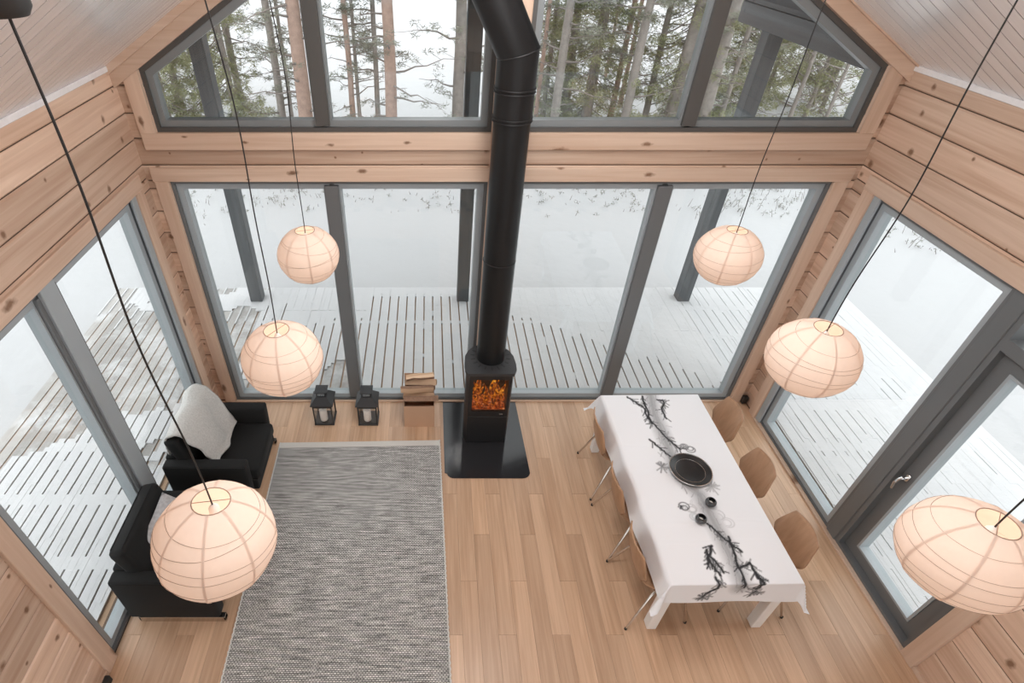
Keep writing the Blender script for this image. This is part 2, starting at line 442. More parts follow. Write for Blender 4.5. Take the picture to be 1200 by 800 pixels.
# ------------------------------------------------------------------ windows
def inset(poly, w):
    n = len(poly); out = []
    area = sum(poly[i][0] * poly[(i + 1) % n][1] - poly[(i + 1) % n][0] * poly[i][1] for i in range(n))
    sg = 1 if area > 0 else -1
    lines = []
    for i in range(n):
        (x0, y0), (x1, y1) = poly[i], poly[(i + 1) % n]
        dx, dy = x1 - x0, y1 - y0; l = math.hypot(dx, dy)
        nx, ny = -dy / l * sg, dx / l * sg
        lines.append((x0 + nx * w, y0 + ny * w, dx / l, dy / l))
    for i in range(n):
        x0, y0, ax, ay = lines[i - 1]; x1, y1, bx, by = lines[i]
        den = ax * by - ay * bx
        t = ((x1 - x0) * by - (y1 - y0) * bx) / den
        out.append((x0 + ax * t, y0 + ay * t))
    return out
def frame_unit(root, f, poly, panes, w=0.03, d0=0.008, d1=0.13, sw=0.055, mat=None, smat=None):
    """outer ring, an inner bead per pane and its glass"""
    MB().ring(poly, inset(poly, w), f, d0, d1).obj('window_frame', mat or frame_mat, root)
    for pp in panes:
        MB().ring(pp, inset(pp, sw), f, d0 + 0.022, d1 - 0.01).obj('sash', smat or frame_lit, root)
        q = inset(pp, sw - 0.006)
        MB().prism(q, f, 0.075, 0.083).obj('pane', glass, root)
def rect(a0, a1, b0, b1): return [(a0, b0), (a1, b0), (a1, b1), (a0, b1)]
def board(root, x0, x1, y0, y1, z0, z1, ax, nm='casing_board'):
    return MB().box(x0, x1, y0, y1, z0, z1, 0.004).obj(nm, casing[ax], root)

w1 = sroot('window_1')          # tall, left of the post
frame_unit(w1, fB, rect(-2.215, 0.50, 0.0, TOPW), [rect(-2.185, -0.86, 0.03, TOPW - 0.03), rect(-0.82, 0.47, 0.03, TOPW - 0.03)])
MB().box(-0.905, -0.78, 0.0, 0.13, 0.05, TOPW - 0.05, 0.004).obj('mullion', frame_mat, w1)
w2 = sroot('window_2')          # tall, right of the post
frame_unit(w2, fB, rect(0.735, 3.445, 0.0, TOPW), [rect(0.765, 2.01, 0.03, TOPW - 0.03), rect(2.06, 3.415, 0.03, TOPW - 0.03)])
MB().box(1.97, 2.10, 0.0, 0.13, 0.05, TOPW - 0.05, 0.004).obj('mullion', frame_mat, w2)
board(w1, -2.335, -2.215, -0.028, 0.01, 0.0, TOPW, 'Z')
board(w2, 3.445, 3.565, -0.028, 0.01, 0.0, TOPW, 'Z')
board(w1, -2.345, 0.50, -0.028, 0.02, TOPW, TOPW + 0.118, 'X')
board(w2, 0.735, 3.575, -0.028, 0.02, TOPW, TOPW + 0.118, 'X')
board(w1, 0.50, 0.735, -0.027, 0.02, TOPW, TOPW + 0.118, 'X')

slL = lambda x: 3.503 + TAN * (x + 2.18)
slR = lambda x: 3.527 + TAN * (3.445 - x)
w3 = sroot('window_3')          # gable, left
frame_unit(w3, fB, [(-2.195, 3.03), (0.50, 3.03), (0.50, slL(0.50)), (-2.195, slL(-2.195))],
           [[(-2.16, 3.065), (-0.87, 3.065), (-0.87, slL(-0.87) - 0.041), (-2.16, slL(-2.16) - 0.041)],
            [(-0.83, 3.065), (0.465, 3.065), (0.465, slL(0.465) - 0.041), (-0.83, slL(-0.83) - 0.041)]], w=0.035, sw=0.05, mat=frame_backlit, smat=frame_mid)
MB().prism([(-0.905, 3.08), (-0.795, 3.08), (-0.795, slL(-0.795) - 0.03), (-0.905, slL(-0.905) - 0.03)], fB, 0.0, 0.13).obj('mullion', frame_backlit, w3)
w4 = sroot('window_4')          # gable, right
frame_unit(w4, fB, [(0.735, 3.03), (3.45, 3.03), (3.45, slR(3.45)), (0.735, slR(0.735))],
           [[(0.77, 3.065), (2.055, 3.065), (2.055, slR(2.055) - 0.041), (0.77, slR(0.77) - 0.041)],
            [(2.095, 3.065), (3.415, 3.065), (3.415, slR(3.415) - 0.041), (2.095, slR(2.095) - 0.041)]], w=0.035, sw=0.05, mat=frame_backlit, smat=frame_mid)
MB().prism([(2.02, 3.08), (2.13, 3.08), (2.13, slR(2.13) - 0.03), (2.02, slR(2.02) - 0.03)], fB, 0.0, 0.13).obj('mullion', frame_backlit, w4)
board(w3, -2.32, 0.50, -0.028, 0.02, 2.895, 3.03, 'X')
board(w4, 0.735, 3.57, -0.028, 0.02, 2.895, 3.03, 'X')
def slab(root, pts, d0, d1, nm='casing_board'):
    return MB().prism(pts, fB, d0, d1).obj(nm, slope_casing, root)
MB().prism([(-2.32, 3.03), (-2.195, 3.03), (-2.195, slL(-2.195)), (-2.32, slL(-2.32))], fB, -0.028, 0.012).obj('casing_board', casing['Z'], w3)
MB().prism([(3.45, 3.03), (3.575, 3.03), (3.575, slR(3.575)), (3.45, slR(3.45))], fB, -0.028, 0.012).obj('casing_board', casing['Z'], w4)
for root, sl, xa in ((w3, slL, XL), (w4, slR, XR)):
    off = 0.105
    zc = lambda x: ceil_z(x)
    slab(root, [(xa, sl(xa)), (XM, sl(XM)), (XM, sl(XM) + off), (xa, sl(xa) + off)], -0.045, 0.012)
    slab(root, [(xa, sl(xa) + off - 0.004), (XM, sl(XM) + off - 0.004), (XM, zc(XM) + 0.01), (xa, zc(xa) + 0.01)], -0.075, 0.012, 'upper_casing_board')

w5 = sroot('window_5')          # left wall
frame_unit(w5, fL, rect(-2.74, -0.285, 0.0, TOPW), [rect(-2.71, -1.69, 0.03, TOPW - 0.03), rect(-1.55, -0.355, 0.03, TOPW - 0.03)], w=0.03)
MB().box(XL - 0.14, XL - 0.002, -1.73, -1.51, 0.05, TOPW - 0.05, 0.004).obj('mullion', frame_mat, w5)
MB().box(XL - 0.01, XL + 0.02, -1.70, -1.545, 0.0, TOPW, 0.004).obj('mullion_cover', frame_lit, w5)
MB().box(XL - 0.01, XL + 0.012, -0.36, -0.285, 0.0, TOPW, 0.004).obj('jamb_cover', frame_lit, w5)
board(w5, XL - 0.012, XL + 0.028, -0.285, -0.165, 0, TOPW, 'Z')
board(w5, XL - 0.012, XL + 0.028, -2.86, -2.74, 0, TOPW, 'Z')
board(w5, XL - 0.012, XL + 0.028, -2.87, -0.155, TOPW, TOPW + 0.118, 'Y')
MB().box(XL + 0.0, XL + 0.012, -0.50, -0.42, 0.03, 0.05, 0.003).obj('catch', rubber, w5)

w6 = sroot('window_6')          # right wall, fixed pane
frame_unit(w6, fR, rect(-1.66, -0.285, 0.0, TOPW), [rect(-1.63, -0.355, 0.03, TOPW - 0.03)], w=0.03)
MB().box(XR - 0.012, XR + 0.01, -0.36, -0.285, 0.0, TOPW, 0.004).obj('jamb_cover', frame_lit, w6)
board(w6, XR - 0.028, XR + 0.012, -0.285, -0.165, 0, TOPW, 'Z')
board(w6, XR - 0.028, XR + 0.012, -2.82, -0.155, TOPW, TOPW + 0.118, 'Y')
d1 = sroot('door_1')            # glazed terrace door
MB().box(XR - 0.004, XR + 0.15, -1.775, -1.66, 0.0, TOPW, 0.004).obj('door_post', frame_mat, d1)
MB().ring(rect(-2.71, -1.77, 0.0, TOPW), inset(rect(-2.71, -1.77, 0.0, TOPW), 0.045), fR, 0.006, 0.15).obj('door_frame', frame_mat, d1)
MB().box(XR + 0.006, XR + 0.15, -2.67, -1.81, 2.25, 2.34, 0.004).obj('transom', frame_mat, d1)
MB().prism(rect(-2.665, -1.815, 2.34, TOPW - 0.045), fR, 0.09, 0.098).obj('transom_pane', glass, d1)
leaf_out = rect(-2.665, -1.815, 0.05, 2.25); leaf_in = inset(leaf_out, 0.105)
leaf = MB().ring(leaf_out, leaf_in, fR, 0.06, 0.13).obj('door_leaf', frame_mat, d1)
MB().ring(leaf_in, inset(leaf_in, 0.02), fR, 0.052, 0.135).obj('glazing_bead', frame_lit, leaf)
MB().prism(inset(leaf_in, 0.005), fR, 0.09, 0.098).obj('pane', glass, leaf)
hb = MB().tube([(XR + 0.06, -1.868, 1.02), (XR + 0.01, -1.868, 1.02), (XR - 0.004, -1.866, 1.005), (XR - 0.012, -1.862, 0.96), (XR - 0.006, -1.866, 0.90)], 0.011, 8)
hb.box(XR + 0.045, XR + 0.062, -1.885, -1.85, 0.985, 1.055, 0.005)
hb.obj('door_handle', steel, leaf, 40)
board(d1, XR - 0.028, XR + 0.012, -2.83, -2.71, 0, TOPW, 'Z')
MB().box(XR - 0.03, XR + 0.01, -2.71, -0.285, 0.0, 0.02, 0.003).obj('threshold', casing['Y'], d1)
struct(MB().box(XR - 0.022, XR - 0.0, YB, -2.83, 0.0, 0.05, 0.003).obj('baseboard_right', casing['Y']))
struct(MB().box(XL, XL + 0.022, YB, -2.86, 0.0, 0.05, 0.003).obj('baseboard_left', casing['Y']))
struct(MB().box(XL + 0.16, XR - 0.16, -0.024, 0.0, 0.0, 0.018, 0.003).obj('baseboard_back', casing['X']))
w7 = sroot('rear_fill_window')  # unseen rear glazing, added to let more daylight into the room
for x0, x1 in ((XL + 0.2, XM - 0.1), (XM + 0.1, XR - 0.2)):
    for poly in (rect(x0, x1, 0.1, 2.6), [(x0, 3.0), (x1, 3.0), (x1, ceil_z(x1)), (x0, ceil_z(x0))]):
        MB().ring(poly, inset(poly, 0.07), fB, YB - 0.15, YB - 0.02).obj('window_frame', frame_mat, w7)
        MB().prism(inset(poly, 0.06), fB, YB - 0.09, YB - 0.08).obj('pane', glass, w7)

# ------------------------------------------------------------------ terrace
brown_deck = wood('brown_deck_board', (0.44, 0.30, 0.205), (0.34, 0.22, 0.145), 'Y', 0.8, knots=False, vary=0.15)
grey_deck = wood('weathered_deck_board', (0.40, 0.38, 0.365), (0.31, 0.295, 0.28), 'Y', 0.8, knots=False, vary=0.15)
deck = struct(MB().box(-4.66, 6.2, -6.5, 2.46, -0.36, -0.113).obj('terrace_deck', plain('deck_underside', (0.40, 0.27, 0.18), 0.9)))
P, GAP = 0.125, 0.018
NBRD = 87
# frost patches on the weathered boards
_nt = grey_deck.node_tree; _p = _nt.nodes['Principled BSDF']; _src = _p.inputs['Base Color'].links[0].from_socket
_tc = N(_nt, 'ShaderNodeTexCoord'); _n = N(_nt, 'ShaderNodeTexNoise'); _n.inputs['Scale'].default_value = 2.6; _n.inputs['Detail'].default_value = 6; _n.inputs['Roughness'].default_value = 0.65
_nt.links.new(_tc.outputs['Object'], _n.inputs['Vector'])
_r = N(_nt, 'ShaderNodeMapRange'); _r.inputs['From Min'].default_value = 0.48; _r.inputs['From Max'].default_value = 0.66; _r.inputs['To Max'].default_value = 0.8
_nt.links.new(_n.outputs['Fac'], _r.inputs['Value'])
_m = N(_nt, 'ShaderNodeMix', data_type='RGBA'); _m.inputs[7].default_value = (0.56, 0.56, 0.565, 1)
_nt.links.new(_r.outputs[0], _m.inputs[0]); _nt.links.new(_src, _m.inputs[6]); _nt.links.new(_m.outputs[2], _p.inputs['Base Color'])
def inhouse(x): return XL - 0.2 - P * 0.6 < x < XR + 0.2 + P * 0.6
for k in range(NBRD):
    x0 = -4.70 + k * P
    xc = x0 + P / 2
    y0 = 0.21 if inhouse(xc) else -6.5
    MB().box(x0 + GAP / 2, x0 + P - GAP / 2, y0, 2.5, -0.125, -0.1, 0.002).obj('deck_board', grey_deck if xc < -1.0 else brown_deck, deck)
sn = MB()
def nz(x, y, s, o=0.0): return mnoise.noise(Vector((x * s + o, y * s - o, o)))
CY = 0.06
def covered(x, y):
    if y > 0.2 and -2.4 < x < -0.9:
        if y > 1.9: return 0.016
        return 0.012 if nz(x, y * 0.5, 2.0, 3.1) + (y - 1.1) * 0.55 + (x + 1.7) * 0.4 > -0.36 else 0
    if x < -2.4:
        e = nz(x, y, 1.5, 8.0) + 0.35 * nz(x, y * 0.7, 6, 2.0)
        t = -0.25 - y
        if y > 1.9: t = 0.15
        if x < -4.4: t -= 0.5
        return 0.013 if e + t * 1.1 > 0.12 else 0
    return 0.018
def gapfill(x, y):
    ph = (y + 0.635) / 0.645 if x < XL or x > XR else (y - 0.995) / 0.65
    joist = abs((ph + 0.5) % 1.0 - 0.5) < (0.10 if x < XL or x > XR else 0.03)
    if x > XR: return 0.018 if nz(x * 2, y, 1.6, 5.0) > 0.08 - (x - 4.7) * 0.45 or joist else 0.012
    if y > 0.2 and x > 0.75:
        lim = 1.95 - 0.62 * (x - 1.0) + 0.15 * nz(x * 3, y, 2, 1)
        if y > lim: return 0.017
    elif y > 0.2 and x > -0.9:
        if y > 2.3 + 0.1 * nz(x * 5, 0, 2, 4): return 0.016
    elif y > 0.2 and y > 1.75 + 0.5 * nz(x * 4, y, 2, 4): return 0.013
    if x < -2.4 and y > 2.2: return 0.006
    if joist: return 0.014 if covered(x, y) else 0
    return 0.012 if nz(x * 7, y, 3.0, 9.0) > 0.56 and covered(x, y) else 0
for k in range(NBRD):
    x0 = -4.70 + k * P
    xc = x0 + P / 2
    y0 = 0.22 if inhouse(xc) else -6.5
    ny = int((2.5 - y0) / CY)
    for gx0, gx1, fn, sub in ((x0 + GAP / 2, x0 + P - GAP / 2, covered, 3), (x0 - GAP / 2, x0 + GAP / 2, gapfill, 1)):
        for q in range(sub):
            a0 = gx0 + (gx1 - gx0) * q / sub; a1 = gx0 + (gx1 - gx0) * (q + 1) / sub
            run = None
            for j in range(ny + 1):
                y = y0 + j * CY
                h = fn((a0 + a1) / 2, y + CY / 2) if j < ny else 0
                if h and fn is gapfill and not inhouse(xc) and False: h = 0
                if run and (h == 0 or abs(h - run[1]) > 1e-6 or (y - run[0]) > 0.55):
                    sn.box(a0, a1, run[0], y, -0.101, -0.1 + run[1] + random.uniform(-0.0015, 0.0015)); run = None
                if h and not run: run = (y, h)
stuff(sn.obj('snow_cover', snow_deck, deck))

# ground
def spread(n, lo, hi, mid):
    out = []
    for i in range(n):
        t = -1 + 2 * i / (n - 1)
        out.append(mid + (hi if t > 0 else -lo) * math.copysign(abs(t) ** 2.6, t) * 1.0)
    return out
gx = spread(150, -160, 160, 1.0); gy = spread(150, -60, 260, 8.0)
def gz(x, y):
    d = max(0, min(1, (math.hypot(x - 0.7, y + 1) - 3.5) / 3))
    z = -0.42 + 0.07 * d * nz(x, y, 0.45, 1.7) + 0.02 * nz(x, y, 1.6, 4.2)
    if y > 6: z += 0.10 * min(1, (y - 6) / 2) * (nz(x, y, 0.9, 6.6) + 0.2)
    if y > 14: z -= 0.02 * min(y - 14, 30)
    return z
g = MB().grid([[(x, y, gz(x, y)) for y in gy] for x in gx])
ground = struct(g.obj('snow_ground', snow, None, 60))

# porch posts, beams, roof overhang
def porch_post(x, lab):
    ztop = ceil_z(max(min(x, XR), XL)) - 0.1
    o = MB().box(-0.085, 0.085, -0.085, 0.085, 0, ztop + 0.1, 0.005).obj('porch_post', post_mat)
    o.location = (x, 2.21, -0.1)
    MB().box(-0.07, 0.07, -0.07, 0.07, -0.0, 0.02, 0).obj('post_foot', steel, o)
    tag(o, lab, 'post')
porch_post(-2.53, 'grey porch post outside the left pane of the tall left window')
porch_post(0.49, 'dark porch post seen just left of the black flue pipe')
porch_post(3.72, 'grey porch post outside the right pane, behind a paper lamp')
for x, lab in ((-2.53, 'dark grey roof beam reaching out above the left porch post'), (3.72, 'dark grey roof beam reaching out above the right porch post')):
    o = tag(MB().box(-0.09, 0.09, 0.2, 2.9, -0.21, 0.0, 0.006).obj('roof_beam', beam_mat), lab, 'beam')
    o.location = (x, 0, 3.595)
    MB().box(-0.088, 0.088, 0.2, 2.9, 0.004, 0.16, 0.006).obj('upper_beam', beam_mat, o)
o = tag(MB().box(-0.09, 0.09, 0.2, 2.9, -0.3, 0.0, 0.006).obj('ridge_beam', beam_mat), 'dark ridge beam of the porch above the gable windows', 'beam'); o.location = (XM, 0, ceil_z(XM) - 0.02)
rf = MB()
for s in (0, 1):
    xe = XL - 0.75 if s == 0 else XR + 0.75
    ze = EAVE - TAN * 0.75 + 0.14
    rf.prism([(xe, ze), (XM, ceil_z(XM) + 0.02), (XM, ceil_z(XM) + 0.30), (xe, ze + 0.24)], fB, 0.2, 2.95)
    rf.prism([(xe, ze), ((XL - 0.2) if s == 0 else (XR + 0.2), EAVE + 0.03), ((XL - 0.2) if s == 0 else (XR + 0.2), EAVE + 0.3), (xe, ze + 0.24)], fB, YB - 0.3, 0.2)
struct(rf.obj('roof_overhang', dark_mat))

# ------------------------------------------------------------------ trees
bark_red = plain('pine_bark_red', (0.34, 0.235, 0.19), 0.95, nscale=9, namp=0.35, bump=0.5)
bark_grey = plain('tree_bark_grey', (0.235, 0.21, 0.19), 0.95, nscale=9, namp=0.35, bump=0.5)
twig_mat = plain('twig_bark', (0.20, 0.175, 0.16), 0.95, namp=0.2)
needle_dark = plain('pine_needles', (0.19, 0.195, 0.15), 0.8, nscale=3, namp=0.4)
needle_green = plain('spruce_needles', (0.235, 0.24, 0.13), 0.8, nscale=2, namp=0.5)
def tuft(mb, c, r, n, ln, w, rng, droop=0.0):
    for _ in range(n):
        d = Vector((rng.gauss(0, 1), rng.gauss(0, 1), rng.gauss(0, 0.6) - droop)).normalized()
        s = d.cross(Vector((rng.gauss(0, 1), rng.gauss(0, 1), rng.gauss(0, 1)))).normalized() * w
        p = c + Vector((rng.uniform(-r, r), rng.uniform(-r, r), rng.uniform(-r, r) * 0.5))
        b = len(mb.v)
        mb.v += [tuple(p - s), tuple(p + s), tuple(p + d * ln)]
        mb.f.append((b, b + 1, b + 2))
def tree(x, y, r, kind, red, lab, grp, seed, lean=0.0):
    rng = random.Random(seed)
    H = 10.5 if kind != 'birch' else 8.0
    zb = gz(x, y) - 0.1
    t = thing('pine_tree' if kind == 'pine' else ('spruce_tree' if kind == 'spruce' else 'bare_tree'), lab, 'tree', (x, y, zb), 0, grp)
    pts, rs = [], []
    px = py = 0
    for i in range(12):
        f = i / 11
        pts.append((px + lean * f * H, py, f * H)); rs.append(r * (1.12 - 0.75 * f) * (1.2 if i == 0 else 1))
        px += rng.uniform(-0.02, 0.02) * (1 + r * 2); py += rng.uniform(-0.02, 0.02)
    MB().tube(pts, rs, 9).obj('trunk', bark_red if red else bark_grey, t, 60)
    br, fo = MB(), MB()
    def branch(z, L, rise, clumps, nn, dens):
        a = rng.uniform(0, 6.283); d = Vector((math.cos(a), math.sin(a), 0))
        p0 = Vector((lean * z, 0, z)); q = [p0]
        n = 5
        for k in range(1, n + 1):
            f = k / n
            q.append(p0 + d * L * f + Vector((rng.uniform(-.06, .06) * L, rng.uniform(-.06, .06) * L, rise * L * f + rng.uniform(-.04, .04) * L)))
        br.tube(q, [max(0.004, 0.012 + 0.012 * r / 0.1 * (1 - k / n)) * (1 - 0.7 * k / n) for k in range(n + 1)], 4)
        for c in range(clumps):
            f = rng.uniform(0.3, 1.0); i = min(n - 1, int(f * n)); e = q[i].lerp(q[i + 1], f * n - i)
            off = Vector((rng.uniform(-1, 1), rng.uniform(-1, 1), rng.uniform(-.4, .4))) * 0.22 * L * (0.4 + f)
            e2 = e + off
            br.tube([e, e2], [0.005, 0.003], 3)
            if dens: tuft(fo, e2, 0.10, nn, 0.10, 0.008, rng)
    if kind == 'pine':
        z = 0.7 + rng.uniform(0, 0.5)
        while z < 7.5:
            sparse = z < 2.0
            branch(z, rng.uniform(0.5, 1.2) * (0.7 + r * 5), rng.uniform(-0.12, 0.3), 4 if sparse else 6, 26, rng.random() < (0.55 if sparse else 0.85))
            z += rng.uniform(0.10, 0.28)
    elif kind == 'spruce':
        z = 0.15
        while z < 8.5:
            L = (1.35 * (1 - z / 11) + 0.25) * (0.75 + r * 2.5) * rng.uniform(0.6, 1.1)
            a = rng.uniform(0, 6.283); d = Vector((math.cos(a), math.sin(a), 0)); side = Vector((-d.y, d.x, 0))
            p0 = Vector((lean * z, 0, z)); n = 6; q = [p0]
            for k in range(1, n + 1):
                f = k / n
                q.append(p0 + d * L * f + Vector((0, 0, -0.30 * L * math.sin(f * 2.6))))
            br.tube(q, [0.014 * (1 - 0.85 * k / n) for k in range(n + 1)], 4)
            for k in range(1, n + 1):
                f = k / n
                if rng.random() < 0.34: continue
                for sd in (-1, 1):
                    w = 0.30 * L * (1.15 - f)
                    for m in range(3):
                        e = q[k] + side * sd * w * (m + 0.5) / 3 + Vector((0, 0, -0.05 - 0.06 * m))
                        tuft(fo, e, 0.07, 8, 0.12, 0.0085, rng, 0.5)
            z += rng.uniform(0.035, 0.09)
    else:
        z = 0.6
        while z < 6:
            branch(z, rng.uniform(0.5, 1.3), rng.uniform(0.2, 0.7), 7, 0, False)
            z += rng.uniform(0.08, 0.2)
    if br.f: stuff(br.obj('branches', twig_mat, t))
    if fo.f: stuff(fo.obj('needles', needle_green if kind == 'spruce' else needle_dark, t))
PX = 'seen through the gable window'
TREES = [
 (-2.83, 8.6, .16, 'pine', 1, 'thickest reddish pine trunk, in the far left gable pane beside the mullion'),
 (-3.62, 9.5, .09, 'pine', 0, 'slender grey pine just left of the thick reddish trunk in the far left gable pane'),
 (-5.53, 12.5, .10, 'pine', 0, 'straight grey pine behind the bushy spruce in the far left gable pane'),
 (-5.12, 10.5, .08, 'spruce', 0, 'green spruce in the middle of the far left gable pane'),
 (-4.00, 12.0, .05, 'pine', 0, 'thin young pine between the two grey trunks of the far left gable pane'),
 (-5.92, 11.0, .10, 'spruce', 0, 'bushy spruce beside the porch post in the far left gable pane'),
 (-7.57, 13.0, .10, 'spruce', 0, 'farther spruce left of the porch post in the far left gable pane'),
 (-6.63, 10.0, .05, 'spruce', 0, 'small spruce at the left edge of the far left gable pane'),
 (-1.80, 9.0, .065, 'pine', 1, 'slim reddish pine nearest the mullion in the second gable pane'),
 (-1.83, 10.5, .045, 'pine', 0, 'thinnest dark pine stem in the second gable pane'),
 (-1.28, 9.5, .060, 'pine', 0, 'slim pine standing just left of the thick trunk in the second gable pane'),
 (-0.88, 8.4, .13, 'pine', 1, 'thick reddish pine trunk in the middle of the second gable pane'),
 (0.66, 8.8, .13, 'pine', 0, 'thick grey pine trunk left of the dark porch post and flue'),
 (2.74, 10.0, .05, 'pine', 1, 'thin reddish pine right beside the flue elbow in the third gable pane'),
 (3.20, 11.5, .06, 'spruce', 0, 'spruce nearest the flue elbow in the third gable pane'),
 (3.01, 9.2, .10, 'pine', 0, 'grey pine trunk close to the flue in the third gable pane'),
 (4.74, 13.0, .06, 'pine', 1, 'slim reddish pine, middle distance in the third gable pane'),
 (5.51, 15.0, .05, 'pine', 1, 'distant reddish pine in the centre of the third gable pane'),
 (6.39, 17.0, .05, 'pine', 1, 'farthest thin reddish pine in the third gable pane'),
 (4.93, 11.0, .07, 'pine', 1, 'slim brown pine left of the leaning grey trunk in the third gable pane'),
 (5.80, 13.0, .06, 'pine', 1, 'brown pine directly behind the leaning grey trunk in the third gable pane'),
 (4.69, 9.0, .10, 'pine', 0, 'stout grey trunk in the right half of the third gable pane'),
 (5.51, 10.0, .075, 'pine', 0, 'grey trunk with bare branches nearest the right mullion in the third gable pane'),
 (5.90, 9.4, .13, 'spruce', 0, 'dense green spruce against the mullion of the third gable pane'),
 (6.41, 8.8, .13, 'pine', 0, 'thick pale grey trunk beside the mullion in the far right gable pane'),
 (8.45, 12.0, .07, 'spruce', 0, 'green spruce behind the porch post in the far right gable pane'),
 (10.70, 14.0, .06, 'spruce', 0, 'spruce right of the porch post in the far right gable pane'),
 (9.86, 11.0, .05, 'birch', 0, 'bare slender tree in the middle of the far right gable pane'),
 (11.64, 13.0, .05, 'birch', 0, 'bare tree with crossing twigs at the back of the far right gable pane'),
 (10.15, 10.0, .04, 'birch', 0, 'bare sapling at the right edge of the far right gable pane'),
 (4.14, 10.5, .12, 'spruce', 0, 'large bright green spruce in the middle of the third gable pane'),
 (3.91, 12.0, .11, 'spruce', 0, 'second large spruce, left of centre in the third gable pane'),
 (7.75, 10.6, .06, 'pine', 0, 'slim dark pine just left of the porch post in the far right gable pane'),
 (9.15, 12.2, .06, 'spruce', 0, 'young spruce directly right of the porch post in the far right gable pane'),
 (11.5, 12.3, .05, 'spruce', 0, 'young spruce low in the right corner of the far right gable pane'),
 (10.9, 12.0, .05, 'birch', 0, 'bare branching tree beside the right frame of the far right gable pane'),
 (12.3, 13.6, .05, 'birch', 0, 'thin bare tree farthest right behind the far right gable pane'),
 (12.83, 16.0, .12, 'spruce', 0, 'distant low spruce at the foot of the far right gable pane'),
]
for i, (x, y, r, k, red, lab) in enumerate(TREES):
    tree(x, y, r, k, red, lab, 'trees beyond the terrace', 100 + i)
# twigs poking through the snow
SHR = [(-5.2, 6.5), (-4.3, 6.3), (-3.7, 6.6), (-2.93, 6.86), (-2.45, 6.95), (-1.34, 6.73), (-0.06, 6.86), (0.68, 6.68), (2.52, 6.73), (3.64, 6.77), (4.32, 6.6), (5.85, 6.09), (6.66, 6.86), (7.19, 6.3), (7.83, 6.86), (9.0, 5.2), (9.4, 4.8)]
ORD = 'first second third fourth fifth sixth seventh eighth ninth tenth eleventh twelfth thirteenth fourteenth fifteenth sixteenth seventeenth'.split()
for i, (x, y) in enumerate(SHR):
    rng = random.Random(500 + i)
    big = x > 5.5
    t = thing('twig_shrub', ORD[i] + ' low twig shrub from the left at the far edge of the snow', 'shrub', (x, y, gz(x, y)), 0, 'snowy twig shrubs beyond the terrace')
    m, fo = MB(), MB()
    for _ in range(34 if big else 22):
        c = Vector((rng.gauss(0, 0.45), rng.gauss(-0.25, 0.4), 0))
        d = Vector((rng.uniform(-.5, .5), rng.uniform(-.5, .5), 1)); l = rng.uniform(0.03, 0.20 if big else 0.10)
        m.tube([c, c + d * l], [0.006, 0.003], 3)
        if rng.random() < 0.6: tuft(fo, c + d * l * 0.7, 0.05, 9, 0.05, 0.006, rng)
    stuff(m.obj('twigs', twig_mat, t)); stuff(fo.obj('leaves', needle_dark, t))

# ------------------------------------------------------------------ hearth plate, stove, flue
def rrect(x0, x1, y0, y1, r, n=6):
    out = []
    for cx, cy, a in ((x1 - r, y1 - r, 0), (x0 + r, y1 - r, 90), (x0 + r, y0 + r, 180), (x1 - r, y0 + r, 270)):
        for k in range(n + 1):
            an = R(a + 90 * k / n); out.append((cx + r * math.cos(an), cy + r * math.sin(an)))
    return out
fZ = lambda a, b, d: (a, b, d)
hp = [(0.155, -0.035), (0.155, -1.03)] + [(0.245 - 0.07 * math.cos(R(a)) , -1.02 - 0.075 * math.sin(R(a))) for a in range(15, 91, 15)] + \
     [(0.935 + 0.08 * math.sin(R(a)), -1.015 - 0.08 * math.cos(R(a))) for a in range(0, 76, 15)] + [(1.012, -1.0), (0.985, -0.035)]
tag(MB().prism(hp, fZ, 0.001, 0.009).obj('hearth_plate', hearth_mat), 'black glossy floor plate with rounded corners under the stove', 'hearth plate')
HZ = 0.009
stove = thing('wood_stove', 'black wood burning stove with fire behind its glass door', 'stove', (0.59, -0.41, HZ))
def plan(wf, wm, yf, yb, n=10):
    """flat front of width wf, bulging sides of width wm, round back"""
    p = [(-wf / 2, yf), (wf / 2, yf), (wm / 2 * 0.985, yf + 0.06)]
    for k in range(n + 1):
        a = math.pi * k / n
        p.append((wm / 2 * math.cos(a), yf + 0.14 + (yb - yf - 0.14) * math.sin(a) ** 0.8))
    p.append((-wm / 2 * 0.985, yf + 0.06))
    return p
YF, YK = -0.228, 0.205
pl = plan(0.41, 0.465, YF + 0.012, YK)
n = len(pl)
body = MB()
lo = [(a * 0.985, b * 0.985, 0.0) for a, b in pl]; hi = [(a, b, 0.955) for a, b in pl]
body.add(lo + hi, [(i, (i + 1) % n, n + (i + 1) % n, n + i) for i in range(n) if i != 0] + [tuple(range(n))[::-1], tuple(range(n, 2 * n))])
# front wall around the fire opening
ox0, ox1, oz0, oz1 = -0.165, 0.175, 0.47, 0.90
yf = YF + 0.012
body.add([(-.203, yf, 0), (.203, yf, 0), (.205, yf, .955), (-.205, yf, .955), (ox0, yf, oz0), (ox1, yf, oz0), (ox1, yf, oz1), (ox0, yf, oz1)], [(0, 1, 5, 4), (1, 2, 6, 5), (2, 3, 7, 6), (3, 0, 4, 7)])
yi = yf + 0.22
body.add([(ox0, yf, oz0), (ox1, yf, oz0), (ox1, yf, oz1), (ox0, yf, oz1), (ox0, yi, oz0), (ox1, yi, oz0), (ox1, yi, oz1), (ox0, yi, oz1)], [(0, 1, 5, 4), (1, 2, 6, 5), (2, 3, 7, 6), (3, 0, 4, 7), (4, 5, 6, 7)])
body.obj('body', stove_black, stove, 40)
tp = plan(0.44, 0.50, YF - 0.012, YK + 0.012)
topo = MB().prism(tp, fZ, 0.957, 0.99).obj('top_plate', plain('top_plate_steel', (0.032, 0.032, 0.034), 0.5), stove, 40)
